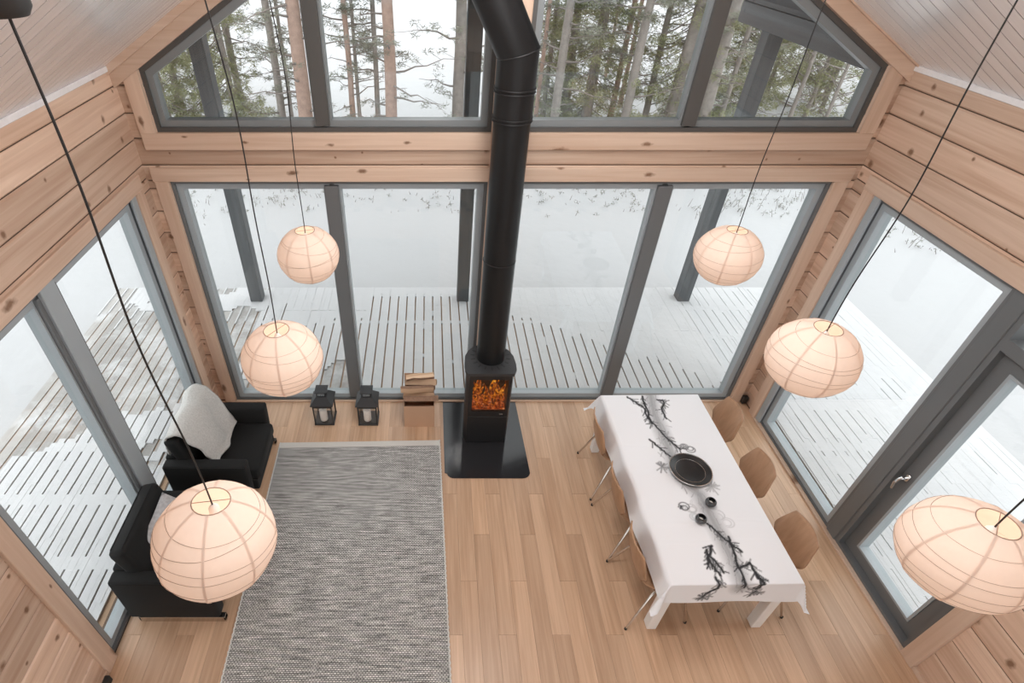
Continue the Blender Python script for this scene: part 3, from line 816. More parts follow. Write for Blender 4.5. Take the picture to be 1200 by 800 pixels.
for k in range(18):
    a = R(20 * k + 10)
    m = Matrix.Translation((0.01, 0.01, 0.9905)) @ Matrix.Rotation(a, 4, 'Z') @ Matrix.Translation((0.175, 0, 0))
    MB().box(-0.022, 0.022, -0.007, 0.007, -0.001, 0.001, 0, m).obj('air_slot', rubber, topo)
door = MB().ring(rect(-0.203, 0.203, 0.40, 0.945), rect(ox0, ox1, oz0, oz1), lambda a, b, d: (a, d, b), YF, YF + 0.013).obj('stove_door', stove_black, stove)
MB().prism(rect(ox0 - 0.005, ox1 + 0.005, oz0 - 0.005, oz1 + 0.005), lambda a, b, d: (a, d, b), YF + 0.004, YF + 0.008).obj('glass', stove_glass, door)
MB().box(0.115, 0.150, YF - 0.004, YF, 0.425, 0.437, 0.001).obj('badge', steel, door)
MB().box(-0.203, 0.203, YF, YF + 0.013, 0.02, 0.392, 0.003).obj('lower_door', stove_black, stove)
def fire_mat(name, ramp, strength, scale):
    m = bpy.data.materials.new(name); m.use_nodes = True; nt = m.node_tree; nt.nodes.clear(); L = nt.links.new
    o = N(nt, 'ShaderNodeOutputMaterial'); e = N(nt, 'ShaderNodeEmission'); tc = N(nt, 'ShaderNodeTexCoord')
    a = N(nt, 'ShaderNodeTexNoise'); a.inputs['Scale'].default_value = scale; a.inputs['Detail'].default_value = 6; a.inputs['Distortion'].default_value = 1.2
    L(tc.outputs['Object'], a.inputs['Vector'])
    c = N(nt, 'ShaderNodeValToRGB')
    while len(c.color_ramp.elements) < len(ramp): c.color_ramp.elements.new(0.5)
    for el, (p, col) in zip(c.color_ramp.elements, ramp): el.position = p; el.color = (*col, 1)
    L(a.outputs['Fac'], c.inputs[0]); L(c.outputs[0], e.inputs['Color']); e.inputs['Strength'].default_value = strength
    L(e.outputs[0], o.inputs['Surface']); return m
flame_m = fire_mat('flames', [(0.36, (0.006, 0.001, 0.0)), (0.48, (0.16, 0.022, 0.002)), (0.58, (0.50, 0.13, 0.008)), (0.72, (0.80, 0.42, 0.035))], 0.40, 26)
ember_m = fire_mat('embers', [(0.36, (0.008, 0.002, 0.001)), (0.5, (0.28, 0.035, 0.006)), (0.6, (0.6, 0.13, 0.02)), (0.74, (0.8, 0.45, 0.22))], 0.30, 38)
rng = random.Random(3)
for k in range(17):
    x = -0.14 + 0.29 * rng.random(); y = yf + 0.05 + 0.15 * rng.random(); h = rng.uniform(0.16, 0.36) * (1 - abs(x) * 1.2)
    prof = []
    ctr = [(0, 0)]
    fl = MB(); pts, rs = [], []
    w = rng.uniform(0.014, 0.032); ph = rng.uniform(0, 6)
    for i in range(8):
        f = i / 7
        pts.append((x + 0.03 * math.sin(ph + f * 5) * f, y + 0.01 * math.cos(ph + f * 4), oz0 + 0.03 + h * f)); rs.append(max(0.001, w * math.sin(math.pi * (0.25 + 0.75 * f)) * (1.15 - 0.6 * f)))
    fl.tube(pts, rs, 6).obj('flame', flame_m, stove, 60)
for k in range(10):
    x = -0.15 + 0.034 * k; y = yf + 0.05 + 0.12 * rng.random()
    m = Matrix.Translation((x, y, oz0 + 0.03 + 0.03 * rng.random())) @ Matrix.Rotation(rng.uniform(-1.2, 1.2), 4, 'Y') @ Matrix.Rotation(rng.uniform(-.6, .6), 4, 'Z')
    MB().tube([(-0.075, 0, 0), (0, 0.004, 0.004), (0.075, 0, 0)], 0.022, 7).xf(m).obj('burning_log', ember_m, stove, 50)
MB().box(ox0 + 0.003, ox1 - 0.003, yf + 0.01, yi - 0.005, oz0 + 0.001, oz0 + 0.03, 0.006).obj('ember_bed', ember_m, stove)

flue = thing('flue_pipe', 'thick black flue pipe rising from the stove and bending left', 'flue', (0.60, -0.40, 0.0))
ZT, PR = 3.69, 0.135
zb = HZ + 0.991
MB().lathe([(PR, zb), (PR, 2.09)], 32, cap0=True, cap1=True).obj('pipe_section', pipe_black, flue, 40)
MB().lathe([(PR + 0.001, 2.09), (PR + 0.001, 3.25)], 32, cap0=True, cap1=True).obj('pipe_section', pipe_black, flue, 40)
MB().lathe([(PR + 0.006, 3.25), (PR + 0.006, 3.47)], 32, cap0=True, cap1=True).obj('pipe_section', pipe_black, flue, 40)
LEAN = 29
d = Vector((-math.sin(R(LEAN)), 0, math.cos(R(LEAN))))
mid = Vector((-math.sin(R(LEAN / 2)), 0, math.cos(R(LEAN / 2))))     # normal of the mitre plane
el = MB()
PE = PR + 0.007
rows = [[], [], []]
for k in range(32):
    a = 2 * math.pi * k / 32
    c, s_ = PE * math.cos(a), PE * math.sin(a)
    rows[0].append((c, s_, 3.47))
    rows[1].append((c, s_, ZT + c * math.tan(R(LEAN / 2))))
    e1 = Vector((math.cos(R(LEAN)), 0, math.sin(R(LEAN))))
    rows[2].append(tuple(Vector((0, 0, ZT)) + d * 1.62 + e1 * c + Vector((0, s_, 0))))
vs = rows[0] + rows[1] + rows[2]
el.add(vs, [(r * 32 + k, r * 32 + (k + 1) % 32, (r + 1) * 32 + (k + 1) % 32, (r + 1) * 32 + k) for r in range(2) for k in range(32)])
el.obj('elbow', pipe_black, flue, 25)
for z, r in ((2.09, .003), (3.25, .010), (3.275, .010), (3.445, .010), (3.47, .011)):
    MB().tube([(( PR + r) * math.cos(2 * math.pi * k / 32), (PR + r) * math.sin(2 * math.pi * k / 32), z) for k in range(32)], 0.0045, 6, True).obj('collar', stove_black, flue, 60)
MB().tube([(PE * 1.01 * math.cos(2 * math.pi * k / 32), PE * 1.01 * math.sin(2 * math.pi * k / 32), ZT + PE * math.cos(2 * math.pi * k / 32) * math.tan(R(LEAN / 2))) for k in range(32)], 0.004, 6, True).obj('mitre_seam', stove_black, flue, 60)

# ------------------------------------------------------------------ lanterns with candles
def metal_lantern(x, y, lab, lab2):
    t = thing('lantern', lab, 'lantern', (x, y, 0))
    w, d = 0.108, 0.105
    MB().box(-w, w, -d, d, 0, 0.022, 0.003).obj('base', lantern_mat, t)
    for sx in (-1, 1):
        for sy in (-1, 1):
            MB().box(sx * (w - 0.018), sx * (w - 0.004), sy * (d - 0.018), sy * (d - 0.004), 0.022, 0.30, 0.002).obj('corner_post', lantern_mat, t)
    MB().ring(rect(-w + .003, w - .003, -d + .003, d - .003), rect(-w + .024, w - .024, -d + .024, d - .024), fZ, 0.262, 0.305).obj('top_rail', lantern_mat, t)
    for f in ((-1, 0), (1, 0), (0, -1), (0, 1)):
        if f[0]: MB().box(f[0] * (w - 0.012), f[0] * (w - 0.010), -d + .02, d - .02, 0.022, 0.262).obj('glass_side', lantern_glass, t)
        else: MB().box(-w + .02, w - .02, f[1] * (d - 0.012), f[1] * (d - 0.010), 0.022, 0.262).obj('glass_side', lantern_glass, t)
    rfm = MB()
    a, b = w + 0.012, d + 0.012; c = 0.058
    rfm.add([(-a, -b, .305), (a, -b, .305), (a, b, .305), (-a, b, .305), (-c, -c, .385), (c, -c, .385), (c, c, .385), (-c, c, .385), (-a, -b, .297), (a, -b, .297), (a, b, .297), (-a, b, .297)],
            [(0, 1, 5, 4), (1, 2, 6, 5), (2, 3, 7, 6), (3, 0, 4, 7), (4, 5, 6, 7), (8, 11, 10, 9), (8, 9, 1, 0), (9, 10, 2, 1), (10, 11, 3, 2), (11, 8, 0, 3)])
    roof = rfm.obj('roof', lantern_mat, t)
    MB().box(-0.045, 0.045, -0.045, 0.045, 0.38, 0.44, 0.003).obj('chimney', lantern_mat, t)
    MB().box(-0.066, 0.066, -0.066, 0.066, 0.44, 0.452, 0.003).obj('cap', lantern_mat, t)
    for k in range(5):
        MB().box(-0.034 + 0.0148 * k, -0.026 + 0.0148 * k, -0.047, -0.044, 0.392, 0.425).obj('vent_slot', frame_lit, roof)
    MB().tube([(0.052 * math.cos(R(q)), 0, 0.452 + 0.03 * math.sin(R(q))) for q in range(0, 181, 20)], 0.003, 6).obj('handle', lantern_mat, t, 60)
    cd = thing('pillar_candle', lab2, 'candle', (x - 0.012, y - 0.025, 0.0222))
    MB().lathe([(0.040, 0), (0.041, 0.004), (0.041, 0.148), (0.037, 0.154), (0.012, 0.15)], 20, cap0=True, cap1=True).obj('wax', wax, cd, 45)
    MB().tube([(0, 0, 0.148), (0.002, 0, 0.164)], 0.0015, 5).obj('wick', rubber, cd)
metal_lantern(-1.147, -0.283, 'black metal lantern, left one of the pair before the window', 'cream candle inside the left black lantern')
metal_lantern(-0.667, -0.288, 'black metal lantern, right one of the pair, nearer the firewood box', 'cream candle inside the right black lantern')

# ------------------------------------------------------------------ firewood box
bx = thing('cardboard_box', 'open brown cardboard box full of firewood beside the stove', 'box', (-0.108, -0.235, 0))
hw, hd, hh, tk = 0.163, 0.17, 0.315, 0.005
bm_ = MB()
MB().box(-hw, hw, -hd, hd, 0, tk).obj('bottom', card, bx)
for nm, b in (('front', (-hw, hw, -hd, -hd + tk, tk, hh)), ('rear', (-hw, hw, hd - tk, hd, tk, hh)), ('side', (-hw, -hw + tk, -hd + tk, hd - tk, tk, hh)), ('side', (hw - tk, hw, -hd + tk, hd - tk, tk, hh))):
    MB().box(*b, 0.0015).obj(nm, card, bx)
MB().box(-hw, hw, hd - tk, hd, hh, hh + 0.17, 0.0015).obj('flap', card, bx)
ROLL = (1.1, 0.1, 3.9, 1.9, 4.6, 1.35)
def firewood(x, y, z, L, r, ry, rz, lab, seed):
    rng = random.Random(seed)
    t = thing('firewood', lab, 'firewood', (x, y, z))
    t.rotation_euler = (ROLL[seed % 6], ry, rz)
    # split quarter log: triangular section, bark on the arc
    arc = [(r * math.cos(R(q)), r * math.sin(R(q))) for q in range(-50, 51, 20)]
    sec = [(-0.55 * r, 0)] + arc
    m = MB(); n = len(sec); st = 5
    vs = []
    for i in range(st):
        f = i / (st - 1)
        k = 1 + rng.uniform(-.08, .08); oy = rng.uniform(-.006, .006)
        vs += [(-L / 2 + L * f, a * k + oy, b * k) for a, b in sec]
    fs = [(i * n + q, i * n + (q + 1) % n, (i + 1) * n + (q + 1) % n, (i + 1) * n + q) for i in range(st - 1) for q in range(n) if q in (0, n - 1)]
    m.add(vs, fs + [tuple(range(n))[::-1], tuple((st - 1) * n + q for q in range(n))])
    m.obj('split_face', bark_wood, t)
    b = MB(); b.add(vs, [(i * n + q, i * n + q + 1, (i + 1) * n + q + 1, (i + 1) * n + q) for i in range(st - 1) for q in range(1, n - 1)])
    b.obj('bark', bark, t)
FW = [
 (-0.11, -0.235, 0.06, 0.29, 0.055, 0, 0.05, 'hidden'), 
 (-0.115, -0.30, 0.20, 0.30, 0.055, 0.0, 0.03, 'h'), (-0.10, -0.19, 0.18, 0.30, 0.06, 0.0, -0.04, 'h'),
 (-0.09, -0.335, 0.345, 0.37, 0.045, 0.02, 0.04, 'firewood log lying across the front rim of the cardboard box'),
 (-0.115, -0.235, 0.335, 0.33, 0.055, -0.03, -0.12, 'firewood log in the second row of the cardboard box'),
 (-0.09, -0.145, 0.345, 0.31, 0.05, 0.03, 0.02, 'firewood log against the raised rear flap of the box'),
 (-0.13, -0.27, 0.425, 0.35, 0.05, 0.06, 0.16, 'pale split firewood log laid crosswise on the upper layer'),
 (-0.09, -0.185, 0.445, 0.34, 0.05, -0.08, -0.14, 'wide split firewood log near the top of the pile'),
 (-0.10, -0.15, 0.525, 0.30, 0.042, -0.04, 0.12, 'dark topmost firewood log on the pile in the box'),
]
for i, a in enumerate(FW):
    if len(a[7]) > 7: firewood(*a, seed=900 + i)

# ------------------------------------------------------------------ rug
def rug_mat():
    m, nt, p = newmat('woven_rug'); L = nt.links.new
    p.inputs['Roughness'].default_value = 0.95; p.inputs['Specular IOR Level'].default_value = 0.1
    tc = N(nt, 'ShaderNodeTexCoord')
    br = N(nt, 'ShaderNodeTexBrick'); br.inputs['Scale'].default_value = 1.0
    br.inputs['Brick Width'].default_value = 0.024; br.inputs['Row Height'].default_value = 0.0135; br.inputs['Mortar Size'].default_value = 0.0028; br.inputs['Mortar Smooth'].default_value = 0.5
    br.inputs['Color1'].default_value = (0.96, 0.95, 0.92, 1); br.inputs['Color2'].default_value = (0.80, 0.79, 0.765, 1); br.inputs['Mortar'].default_value = (0.07, 0.068, 0.062, 1)
    L(tc.outputs['Object'], br.inputs['Vector'])
    # streaks along the weft
    mp = N(nt, 'ShaderNodeMapping'); mp.inputs['Scale'].default_value = (5, 60, 1); L(tc.outputs['Object'], mp.inputs['Vector'])
    nz_ = N(nt, 'ShaderNodeTexNoise'); nz_.inputs['Scale'].default_value = 1; nz_.inputs['Detail'].default_value = 5; L(mp.outputs[0], nz_.inputs['Vector'])
    n2 = N(nt, 'ShaderNodeTexNoise'); n2.inputs['Scale'].default_value = 55; n2.inputs['Detail'].default_value = 3; L(tc.outputs['Object'], n2.inputs['Vector'])
    s1 = N(nt, 'ShaderNodeMath', operation='MULTIPLY_ADD'); s1.inputs[1].default_value = 0.45; L(n2.outputs['Fac'], s1.inputs[0]); L(nz_.outputs['Fac'], s1.inputs[2])
    mr = N(nt, 'ShaderNodeMapRange'); mr.inputs['From Min'].default_value = 0.50; mr.inputs['From Max'].default_value = 0.95; mr.inputs['To Min'].default_value = 0.30; mr.inputs['To Max'].default_value = 1.02
    L(s1.outputs[0], mr.inputs['Value'])
    mx = N(nt, 'ShaderNodeMix', data_type='RGBA', blend_type='MULTIPLY'); mx.inputs[0].default_value = 1
    L(br.outputs['Color'], mx.inputs[6]); L(mr.outputs[0], mx.inputs[7]); L(mx.outputs[2], p.inputs['Base Color'])
    b = N(nt, 'ShaderNodeBump'); b.inputs['Strength'].default_value = 0.5; b.inputs['Distance'].default_value = 0.004
    L(br.outputs['Fac'], b.inputs['Height']); b.invert = True; L(b.outputs['Normal'], p.inputs['Normal'])
    return m
rugm = rug_mat()
rugt = thing('rug', 'grey and white woven wool rug in front of the armchairs', 'rug', (-0.735, -0.62, 0), R(1.2))
RW, RL = 0.84, 3.1
MB().box(-RW, RW, -RL, -0.075, 0.0005, 0.010, 0.003).obj('woven_field', rugm, rugt)
MB().box(-RW, RW, -0.075, 0.0, 0.0005, 0.009, 0.003).obj('end_band', plain('rug_end_band', (0.60, 0.585, 0.55), 0.95, nscale=120, namp=0.2, bump=0.3), rugt)
edge = plain('rug_selvedge', (0.68, 0.67, 0.64), 0.95, nscale=90, namp=0.5, bump=0.4)
for s in (-1, 1):
    MB().tube([(s * (RW + 0.004) + 0.003 * math.sin(i * 1.9), -0.0 - RL * i / 240, 0.007) for i in range(241)], 0.0065, 6).obj('selvedge', edge, rugt, 60)

# ------------------------------------------------------------------ armchairs
def pillow(mb, sx, sy, sz, n=14, e=0.5, mat=None):
    """soft cushion: rounded square, thickness falling to the seam"""
    for sg in (1, -1):
        Pg = []
        for i in range(n + 1):
            row = []
            for j in range(n + 1):
                u, v = -1 + 2 * i / n, -1 + 2 * j / n
                k = (max(0, 1 - u * u) * max(0, 1 - v * v)) ** e
                pin = 1 - 0.06 * (1 - (u * v) ** 2) * (abs(u) ** 6 + abs(v) ** 6) / 2
                q = Vector((u * sx * pin, v * sy * pin, sg * sz * k))
                row.append(mat @ q if mat else q)
            Pg.append(row)
        mb.grid(Pg)
    return mb
def armchair(y, lab):
    t = thing('armchair', lab, 'armchair', (-2.36, y, 0))
    hw_, dp = 0.41, 0.775
    # chrome sled frame
    for s in (-1, 1):
        m = MB(); yy = s * (hw_ - 0.026)
        m.box(0.06, dp - 0.03, yy - 0.022, yy + 0.022, 0.0, 0.068, 0.002); m.box(0.06, 0.074, yy - 0.022, yy + 0.022, 0.02, 0.07, 0.002); m.box(dp - 0.044, dp - 0.03, yy - 0.022, yy + 0.022, 0.02, 0.07, 0.002)
        m.obj('chrome_leg_frame', chrome, t)
    MB().box(0.02, dp - 0.01, -hw_ + 0.1, hw_ - 0.1, 0.16, 0.30, 0.01).obj('seat_base', fabric, t, 40)
    for s in (-1, 1):
        a, b = sorted((s * hw_, s * (hw_ - 0.11)))
        m = MB(); 
        m.box(0.0, dp - 0.035, a, b, 0.072, 0.60, 0.022)
        m.v = [(x - 0.05 * max(0, (0.60 - z)) if x > 0.5 else x, yq, z) for x, yq, z in m.v]
        o = m.obj('armrest', fabric, t, 40)
        zt = 0.602
        MB().tube([(0.02, s * (hw_ - 0.003), zt - 0.012), (dp - 0.05, s * (hw_ - 0.003), zt - 0.012)], 0.004, 5).obj('piping', fabric, o)
    MB().box(0.0, 0.10, -hw_ + 0.10, hw_ - 0.10, 0.2, 0.62, 0.02).obj('back_panel', fabric, t, 40)
    m = MB().box(0.12, dp + 0.02, -hw_ + 0.114, hw_ - 0.114, 0.295, 0.425, 0.03)
    m.obj('seat_cushion', fabric, t, 40)
    m = MB(); mt = Matrix.Translation((0.155, 0, 0.62)) @ Matrix.Rotation(R(-14), 4, 'Y') 
    m.box(-0.075, 0.075, -hw_ + 0.09, hw_ - 0.09, -0.215, 0.225, 0.045, mt)
    bc = m.obj('back_cushion', fabric, t, 40)
    for sx in (-0.045, 0.045):
        MB().tube([mt @ Vector((sx, -hw_ + 0.13, 0.226)), mt @ Vector((sx, hw_ - 0.13, 0.226))], 0.004, 5).obj('piping', fabric, bc)
    return t
armchair(-1.03, 'black armchair in the corner with a grey throw over its back')
armchair(-2.08, 'black armchair nearer the camera, partly hidden by a paper lamp')
# wool throw over the back cushion of the far chair
th = MB(); Pg = []
prof = [(-2.315, 0.63), (-2.325, 0.74), (-2.30, 0.845), (-2.225, 0.885), (-2.15, 0.855), (-2.085, 0.76), (-2.04, 0.65), (-2.00, 0.55), (-1.955, 0.46), (-1.90, 0.440)]
def pathp(f):
    q = f * (len(prof) - 1); i = min(len(prof) - 2, int(q)); w = q - i
    return Vector((prof[i][0] * (1 - w) + prof[i + 1][0] * w, 0, prof[i][1] * (1 - w) + prof[i + 1][1] * w))
nu, nv = 28, 26
for i in range(nu + 1):
    row = []
    for j in range(nv + 1):
        u, v = i / nu, j / nv
        y0_, y1_ = -1.335 + 0.12 * max(0, u - 0.55), -0.69 - 0.16 * max(0, u - 0.5)
        q = pathp(u * (1 - 0.08 * math.sin(v * 9.0) * 0.5 - 0.04))
        wr_ = 0.012 * math.sin(v * 11 + u * 4) + 0.02 * nz(u * 3, v * 3, 1.5, 2.2)
        q.y = y0_ + (y1_ - y0_) * v + 0.02 * nz(u * 4, v, 2, 1.1)
        q.x += wr_ + 0.012; q.z += 0.4 * abs(wr_) + 0.008
        row.append(q)
    Pg.append(row)
o = th.grid(Pg).obj('throw', wool, None, 80)
sm = o.modifiers.new('thickness', 'SOLIDIFY'); sm.thickness = 0.016; sm.offset = 1
tag(o, 'light grey wool throw draped over the far armchair back', 'throw')
# small cushion on the near chair
m = MB(); pillow(m, 0.20, 0.20, 0.065, mat=Matrix.Translation((-2.05, -2.0, 0.60)) @ Matrix.Rotation(R(-22), 4, 'Z') @ Matrix.Rotation(R(66), 4, 'Y') @ Matrix.Rotation(R(24), 4, 'Z'))
tag(m.obj('cushion', cushion_mat, None, 80), 'grey patterned cushion on the near armchair, half behind the lamp', 'cushion')

# ------------------------------------------------------------------ table and cloth
TX, TY, TA = 2.155, -1.615, R(0.8)
HX, HYD = 0.472, 0.945
table = thing('dining_table', 'long white dining table under a printed tablecloth', 'table', (TX, TY, 0), TA)
MB().box(-HX + .004, HX - .004, -HYD + .004, HYD - .004, 0.70, 0.738, 0.004).obj('tabletop', white_paint, table)
for sx in (-1, 1):
    for sy in (-1, 1):
        MB().box(sx * (HX - 0.02), sx * (HX - 0.095), sy * (HYD - 0.02), sy * (HYD - 0.095), 0.0, 0.70, 0.004).obj('leg', white_paint, table)
for sy in (-1, 1): MB().box(-HX + .1, HX - .1, sy * (HYD - 0.045), sy * (HYD - 0.065), 0.61, 0.70).obj('apron', white_paint, table)
for sx in (-1, 1): MB().box(sx * (HX - 0.045), sx * (HX - 0.065), -HYD + .1, HYD - .1, 0.61, 0.70).obj('apron', white_paint, table)

def axis_vals(h, drop, fine0, fine1, fs, cs):
    v = []; x = -h - drop
    while x < h + drop - 1e-6:
        v.append(x); x += fs if (fine0 <= x < fine1) else cs
        for e in (-h, h):
            if v[-1] < e - 1e-6 < x - 1e-6: x = e
    v.append(h + drop); return v
DROP = 0.205
us = axis_vals(HX, DROP, -0.27, 0.26, 0.0065, 0.026)
vs_ = axis_vals(HYD, DROP, -9, 9, 0.0075, 0.0075)
U, V = np.meshgrid(np.array(us), np.array(vs_), indexing='ij')
# print on the cloth: branches, needles and a grey wash down the middle (world x, y measured on the flat cloth)
ink = np.zeros_like(U)
wx, wy = U + TX, V + TY
rng = random.Random(11)
def stroke(pts, w, a, soft=0.5):
    global ink
    for (x0, y0, w0), (x1, y1, w1) in zip([(*p, w) for p in pts], [(*p, w) for p in pts[1:]]):
        dx, dy = x1 - x0, y1 - y0; l2 = dx * dx + dy * dy + 1e-12
        x_lo, x_hi = min(x0, x1) - 4 * w, max(x0, x1) + 4 * w; y_lo, y_hi = min(y0, y1) - 4 * w, max(y0, y1) + 4 * w
        i0, i1 = np.searchsorted(us, [x_lo - TX, x_hi - TX]); j0, j1 = np.searchsorted(vs_, [y_lo - TY, y_hi - TY])
        if i1 <= i0 or j1 <= j0: continue
        sx_, sy_ = wx[i0:i1, j0:j1], wy[i0:i1, j0:j1]
        t = np.clip(((sx_ - x0) * dx + (sy_ - y0) * dy) / l2, 0, 1)
        dd = np.hypot(sx_ - x0 - t * dx, sy_ - y0 - t * dy)
        k = a * np.clip((1.6 * w - dd) / (1.6 * w * soft), 0, 1)
        ink[i0:i1, j0:j1] = np.maximum(ink[i0:i1, j0:j1], k)
def wob(pts, n=5, amp=0.008):
    out = []
    for p, q in zip(pts, pts[1:]):
        for k in range(n):
            f = k / n; out.append((p[0] + (q[0] - p[0]) * f + rng.uniform(-amp, amp), p[1] + (q[1] - p[1]) * f + rng.uniform(-amp, amp)))
    out.append(pts[-1]); return out
trunk = [(2.161, -0.672), (2.117, -0.919), (2.104, -1.331), (2.106, -1.660), (2.183, -1.827), (2.192, -2.077), (2.202, -2.359), (2.186, -2.60)]
stroke(trunk, 0.06, 0.55, 0.95); stroke(wob(trunk, 6, 0.012), 0.022, 0.55, 0.9)
for s in (-0.03, 0.028): stroke(wob([(x + s, y) for x, y in trunk], 8, 0.012), 0.006, 0.55, 0.8)
blot = np.array([[mnoise.noise(Vector((x * 9, y * 5, 1.0))) for y in vs_] for x in us]) if False else 0
BR = [[(1.926, -.692), (1.988, -.762), (2.042, -.853), (2.039, -.984)], [(2.077, -.683), (2.065, -.839), (2.053, -1.04)], [(2.208, -.739), (2.266, -.762), (2.202, -.875), (2.21, -.984)],
      [(2.039, -.963), (2.095, -1.132), (2.154, -1.272), (2.202, -1.35)], [(1.97, -1.233), (2.029, -1.331), (2.087, -1.426)], [(2.134, -2.077), (2.175, -2.15), (2.223, -2.222), (2.295, -2.319)],
      [(2.091, -2.264), (2.051, -2.333), (2.002, -2.412)], [(2.053, -2.359), (2.091, -2.477)], [(2.045, -2.30), (2.025, -2.40), (2.06, -2.50)], [(2.248, -2.194), (2.235, -2.33), (2.218, -2.439), (2.211, -2.60)],
      [(2.218, -2.439), (2.315, -2.412), (2.31, -2.515), (2.348, -2.553)], [(2.31, -2.44), (2.34, -2.56), (2.30, -2.62)], [(2.015, -2.515), (2.03, -2.60), (1.96, -2.66)]]
for b in BR:
    stroke(wob(b, 5, 0.007), 0.0085, 0.97, 0.5)
    for p, q in zip(b, b[1:]):
        for _ in range(6):
            f = rng.random(); x, y = p[0] + (q[0] - p[0]) * f, p[1] + (q[1] - p[1]) * f
            an = math.atan2(q[1] - p[1], q[0] - p[0]) + rng.choice((-1, 1)) * rng.uniform(0.3, 0.9); l = rng.uniform(0.025, 0.075)
            stroke([(x, y), (x + l * math.cos(an), y + l * math.sin(an))], 0.0052, rng.uniform(0.55, 0.95), 0.6)
for _ in range(120):       # needles and small twigs along the printed trunk
    k = rng.randrange(len(trunk) - 1); f = rng.random(); p, q = trunk[k], trunk[k + 1]
    x, y = p[0] + (q[0] - p[0]) * f + rng.gauss(0, 0.035), p[1] + (q[1] - p[1]) * f
    an = -1.57 + rng.gauss(0, 0.7); l = rng.uniform(0.03, 0.10)
    stroke([(x, y), (x + l * math.cos(an), y + l * math.sin(an))], 0.005, rng.uniform(0.25, 0.65), 0.9)
def burst(x, y, n, l, w, a):
    for _ in range(n):
        an = rng.uniform(0, 6.283); q = rng.uniform(0.5, 1) * l
        stroke([(x, y), (x + q * math.cos(an), y + q * math.sin(an))], w, a * rng.uniform(0.6, 1), 0.8)
for x, y, n, l, a in ((1.976, -1.536, 22, .075, .75), (2.312, -1.745, 20, .08, .6), (2.055, -1.05, 12, .06, .8), (2.14, -1.20, 14, .07, .75), (2.24, -.80, 14, .06, .85), (2.05, -2.42, 14, .06, .9), (2.03, -.80, 8, .05, .7), (2.20, -2.20, 12, .06, .9),
                      (1.945, -2.70, 16, .055, 1.0), (1.985, -2.69, 10, .05, .9), (2.285, -2.665, 16, .06, 1.0), (2.335, -2.66, 10, .05, .9), (2.19, -2.62, 8, .06, .8), (2.215, -2.43, 8, .04, .9)):
    burst(x, y, n, l, 0.0058, a)
def rings(x, y, r, a, k=2):
    for i in range(k):
        rr = r * (1 - 0.35 * i); ox, oy = rng.uniform(-.01, .01), rng.uniform(-.01, .01)
        stroke([(x + ox + rr * math.cos(q * 0.45), y + oy + rr * 0.85 * math.sin(q * 0.45)) for q in range(15)], 0.005, a, 0.8)
for x, y, r, a in ((2.242, -1.323, .035, .7), (2.292, -1.350, .04, .75), (2.007, -1.933, .04, .85), (2.07, -1.955, .045, .35), (2.07, -2.03, .04, .25), (2.256, -2.017, .055, .3), (2.30, -2.08, .05, .22), (2.12, -1.9, .05, .2)):
    rings(x, y, r, a)
burst(2.242, -1.323, 10, .03, .006, .9); burst(1.99, -1.935, 8, .02, .007, 1.0)
# fold the cloth over the table edges
def fold(u, v):
    a, b = abs(u) - HX, abs(v) - HYD
    su, sv = math.copysign(1, u), math.copysign(1, v)
    x, y, z = u, v, 0.7425
    if a <= 0 and b <= 0:
        for yc in (-0.62, -0.45, 0.02, 0.32): z += 0.0016 * math.exp(-((v - yc - 0.01 * math.sin(u * 7)) / 0.008) ** 2)
        z += 0.0012 * math.exp(-((u - 0.02) / 0.008) ** 2)
    elif b <= 0:
        w = 0.013 * math.sin(v * 9 + su) + 0.010 * math.sin(v * 17)
        x = su * (HX + 0.006 + (0.16 + 1.0 * w) * a + 0.004 * math.sin(v * 13)); z -= 0.985 * a
        z += 0.06 * a * math.sin(v * 7 + 1)
    elif a <= 0:
        w = 0.5 * math.sin(u * 8 + sv)
        y = sv * (HYD + 0.006 + (0.12 + 0.05 * w) * b); z -= 0.99 * b
        z += 0.05 * b * math.sin(u * 9)
    else:
        h = math.hypot(a, b); mn = min(a, b)
        x = su * (HX + 0.006 + 0.16 * a + 0.42 * mn * (1.0 if a >= b else 0.55)); y = sv * (HYD + 0.006 + 0.12 * b + 0.42 * mn * (1.0 if b >= a else 0.55)); z -= 0.94 * h
        x -= su * 0.10 * mn; y -= sv * 0.10 * mn
    return (x, y, z)
cm = MB().grid([[fold(u, v) for v in vs_] for u in us])
cloth_mat, nt, p = newmat('printed_cotton')
p.inputs['Roughness'].default_value = 0.85; p.inputs['Specular IOR Level'].default_value = 0.15
at = N(nt, 'ShaderNodeAttribute', attribute_name='print'); mx = N(nt, 'ShaderNodeMix', data_type='RGBA')
mx.inputs[6].default_value = (0.82, 0.83, 0.855, 1); mx.inputs[7].default_value = (0.012, 0.012, 0.014, 1)
nt.links.new(at.outputs['Fac'], mx.inputs[0]); nt.links.new(mx.outputs[2], p.inputs['Base Color'])
cloth = cm.obj('tablecloth', cloth_mat, None, 80)
ca = cloth.data.color_attributes.new('print', 'FLOAT_COLOR', 'POINT')
col = np.ones((U.size, 4), dtype=np.float32); col[:, :3] = np.clip(ink, 0, 1).reshape(-1, 1)
ca.data.foreach_set('color', col.ravel())
cloth.location = (TX, TY, 0); cloth.rotation_euler = (0, 0, TA)
tag(cloth, 'white cotton tablecloth printed with a black branch down its middle', 'tablecloth')

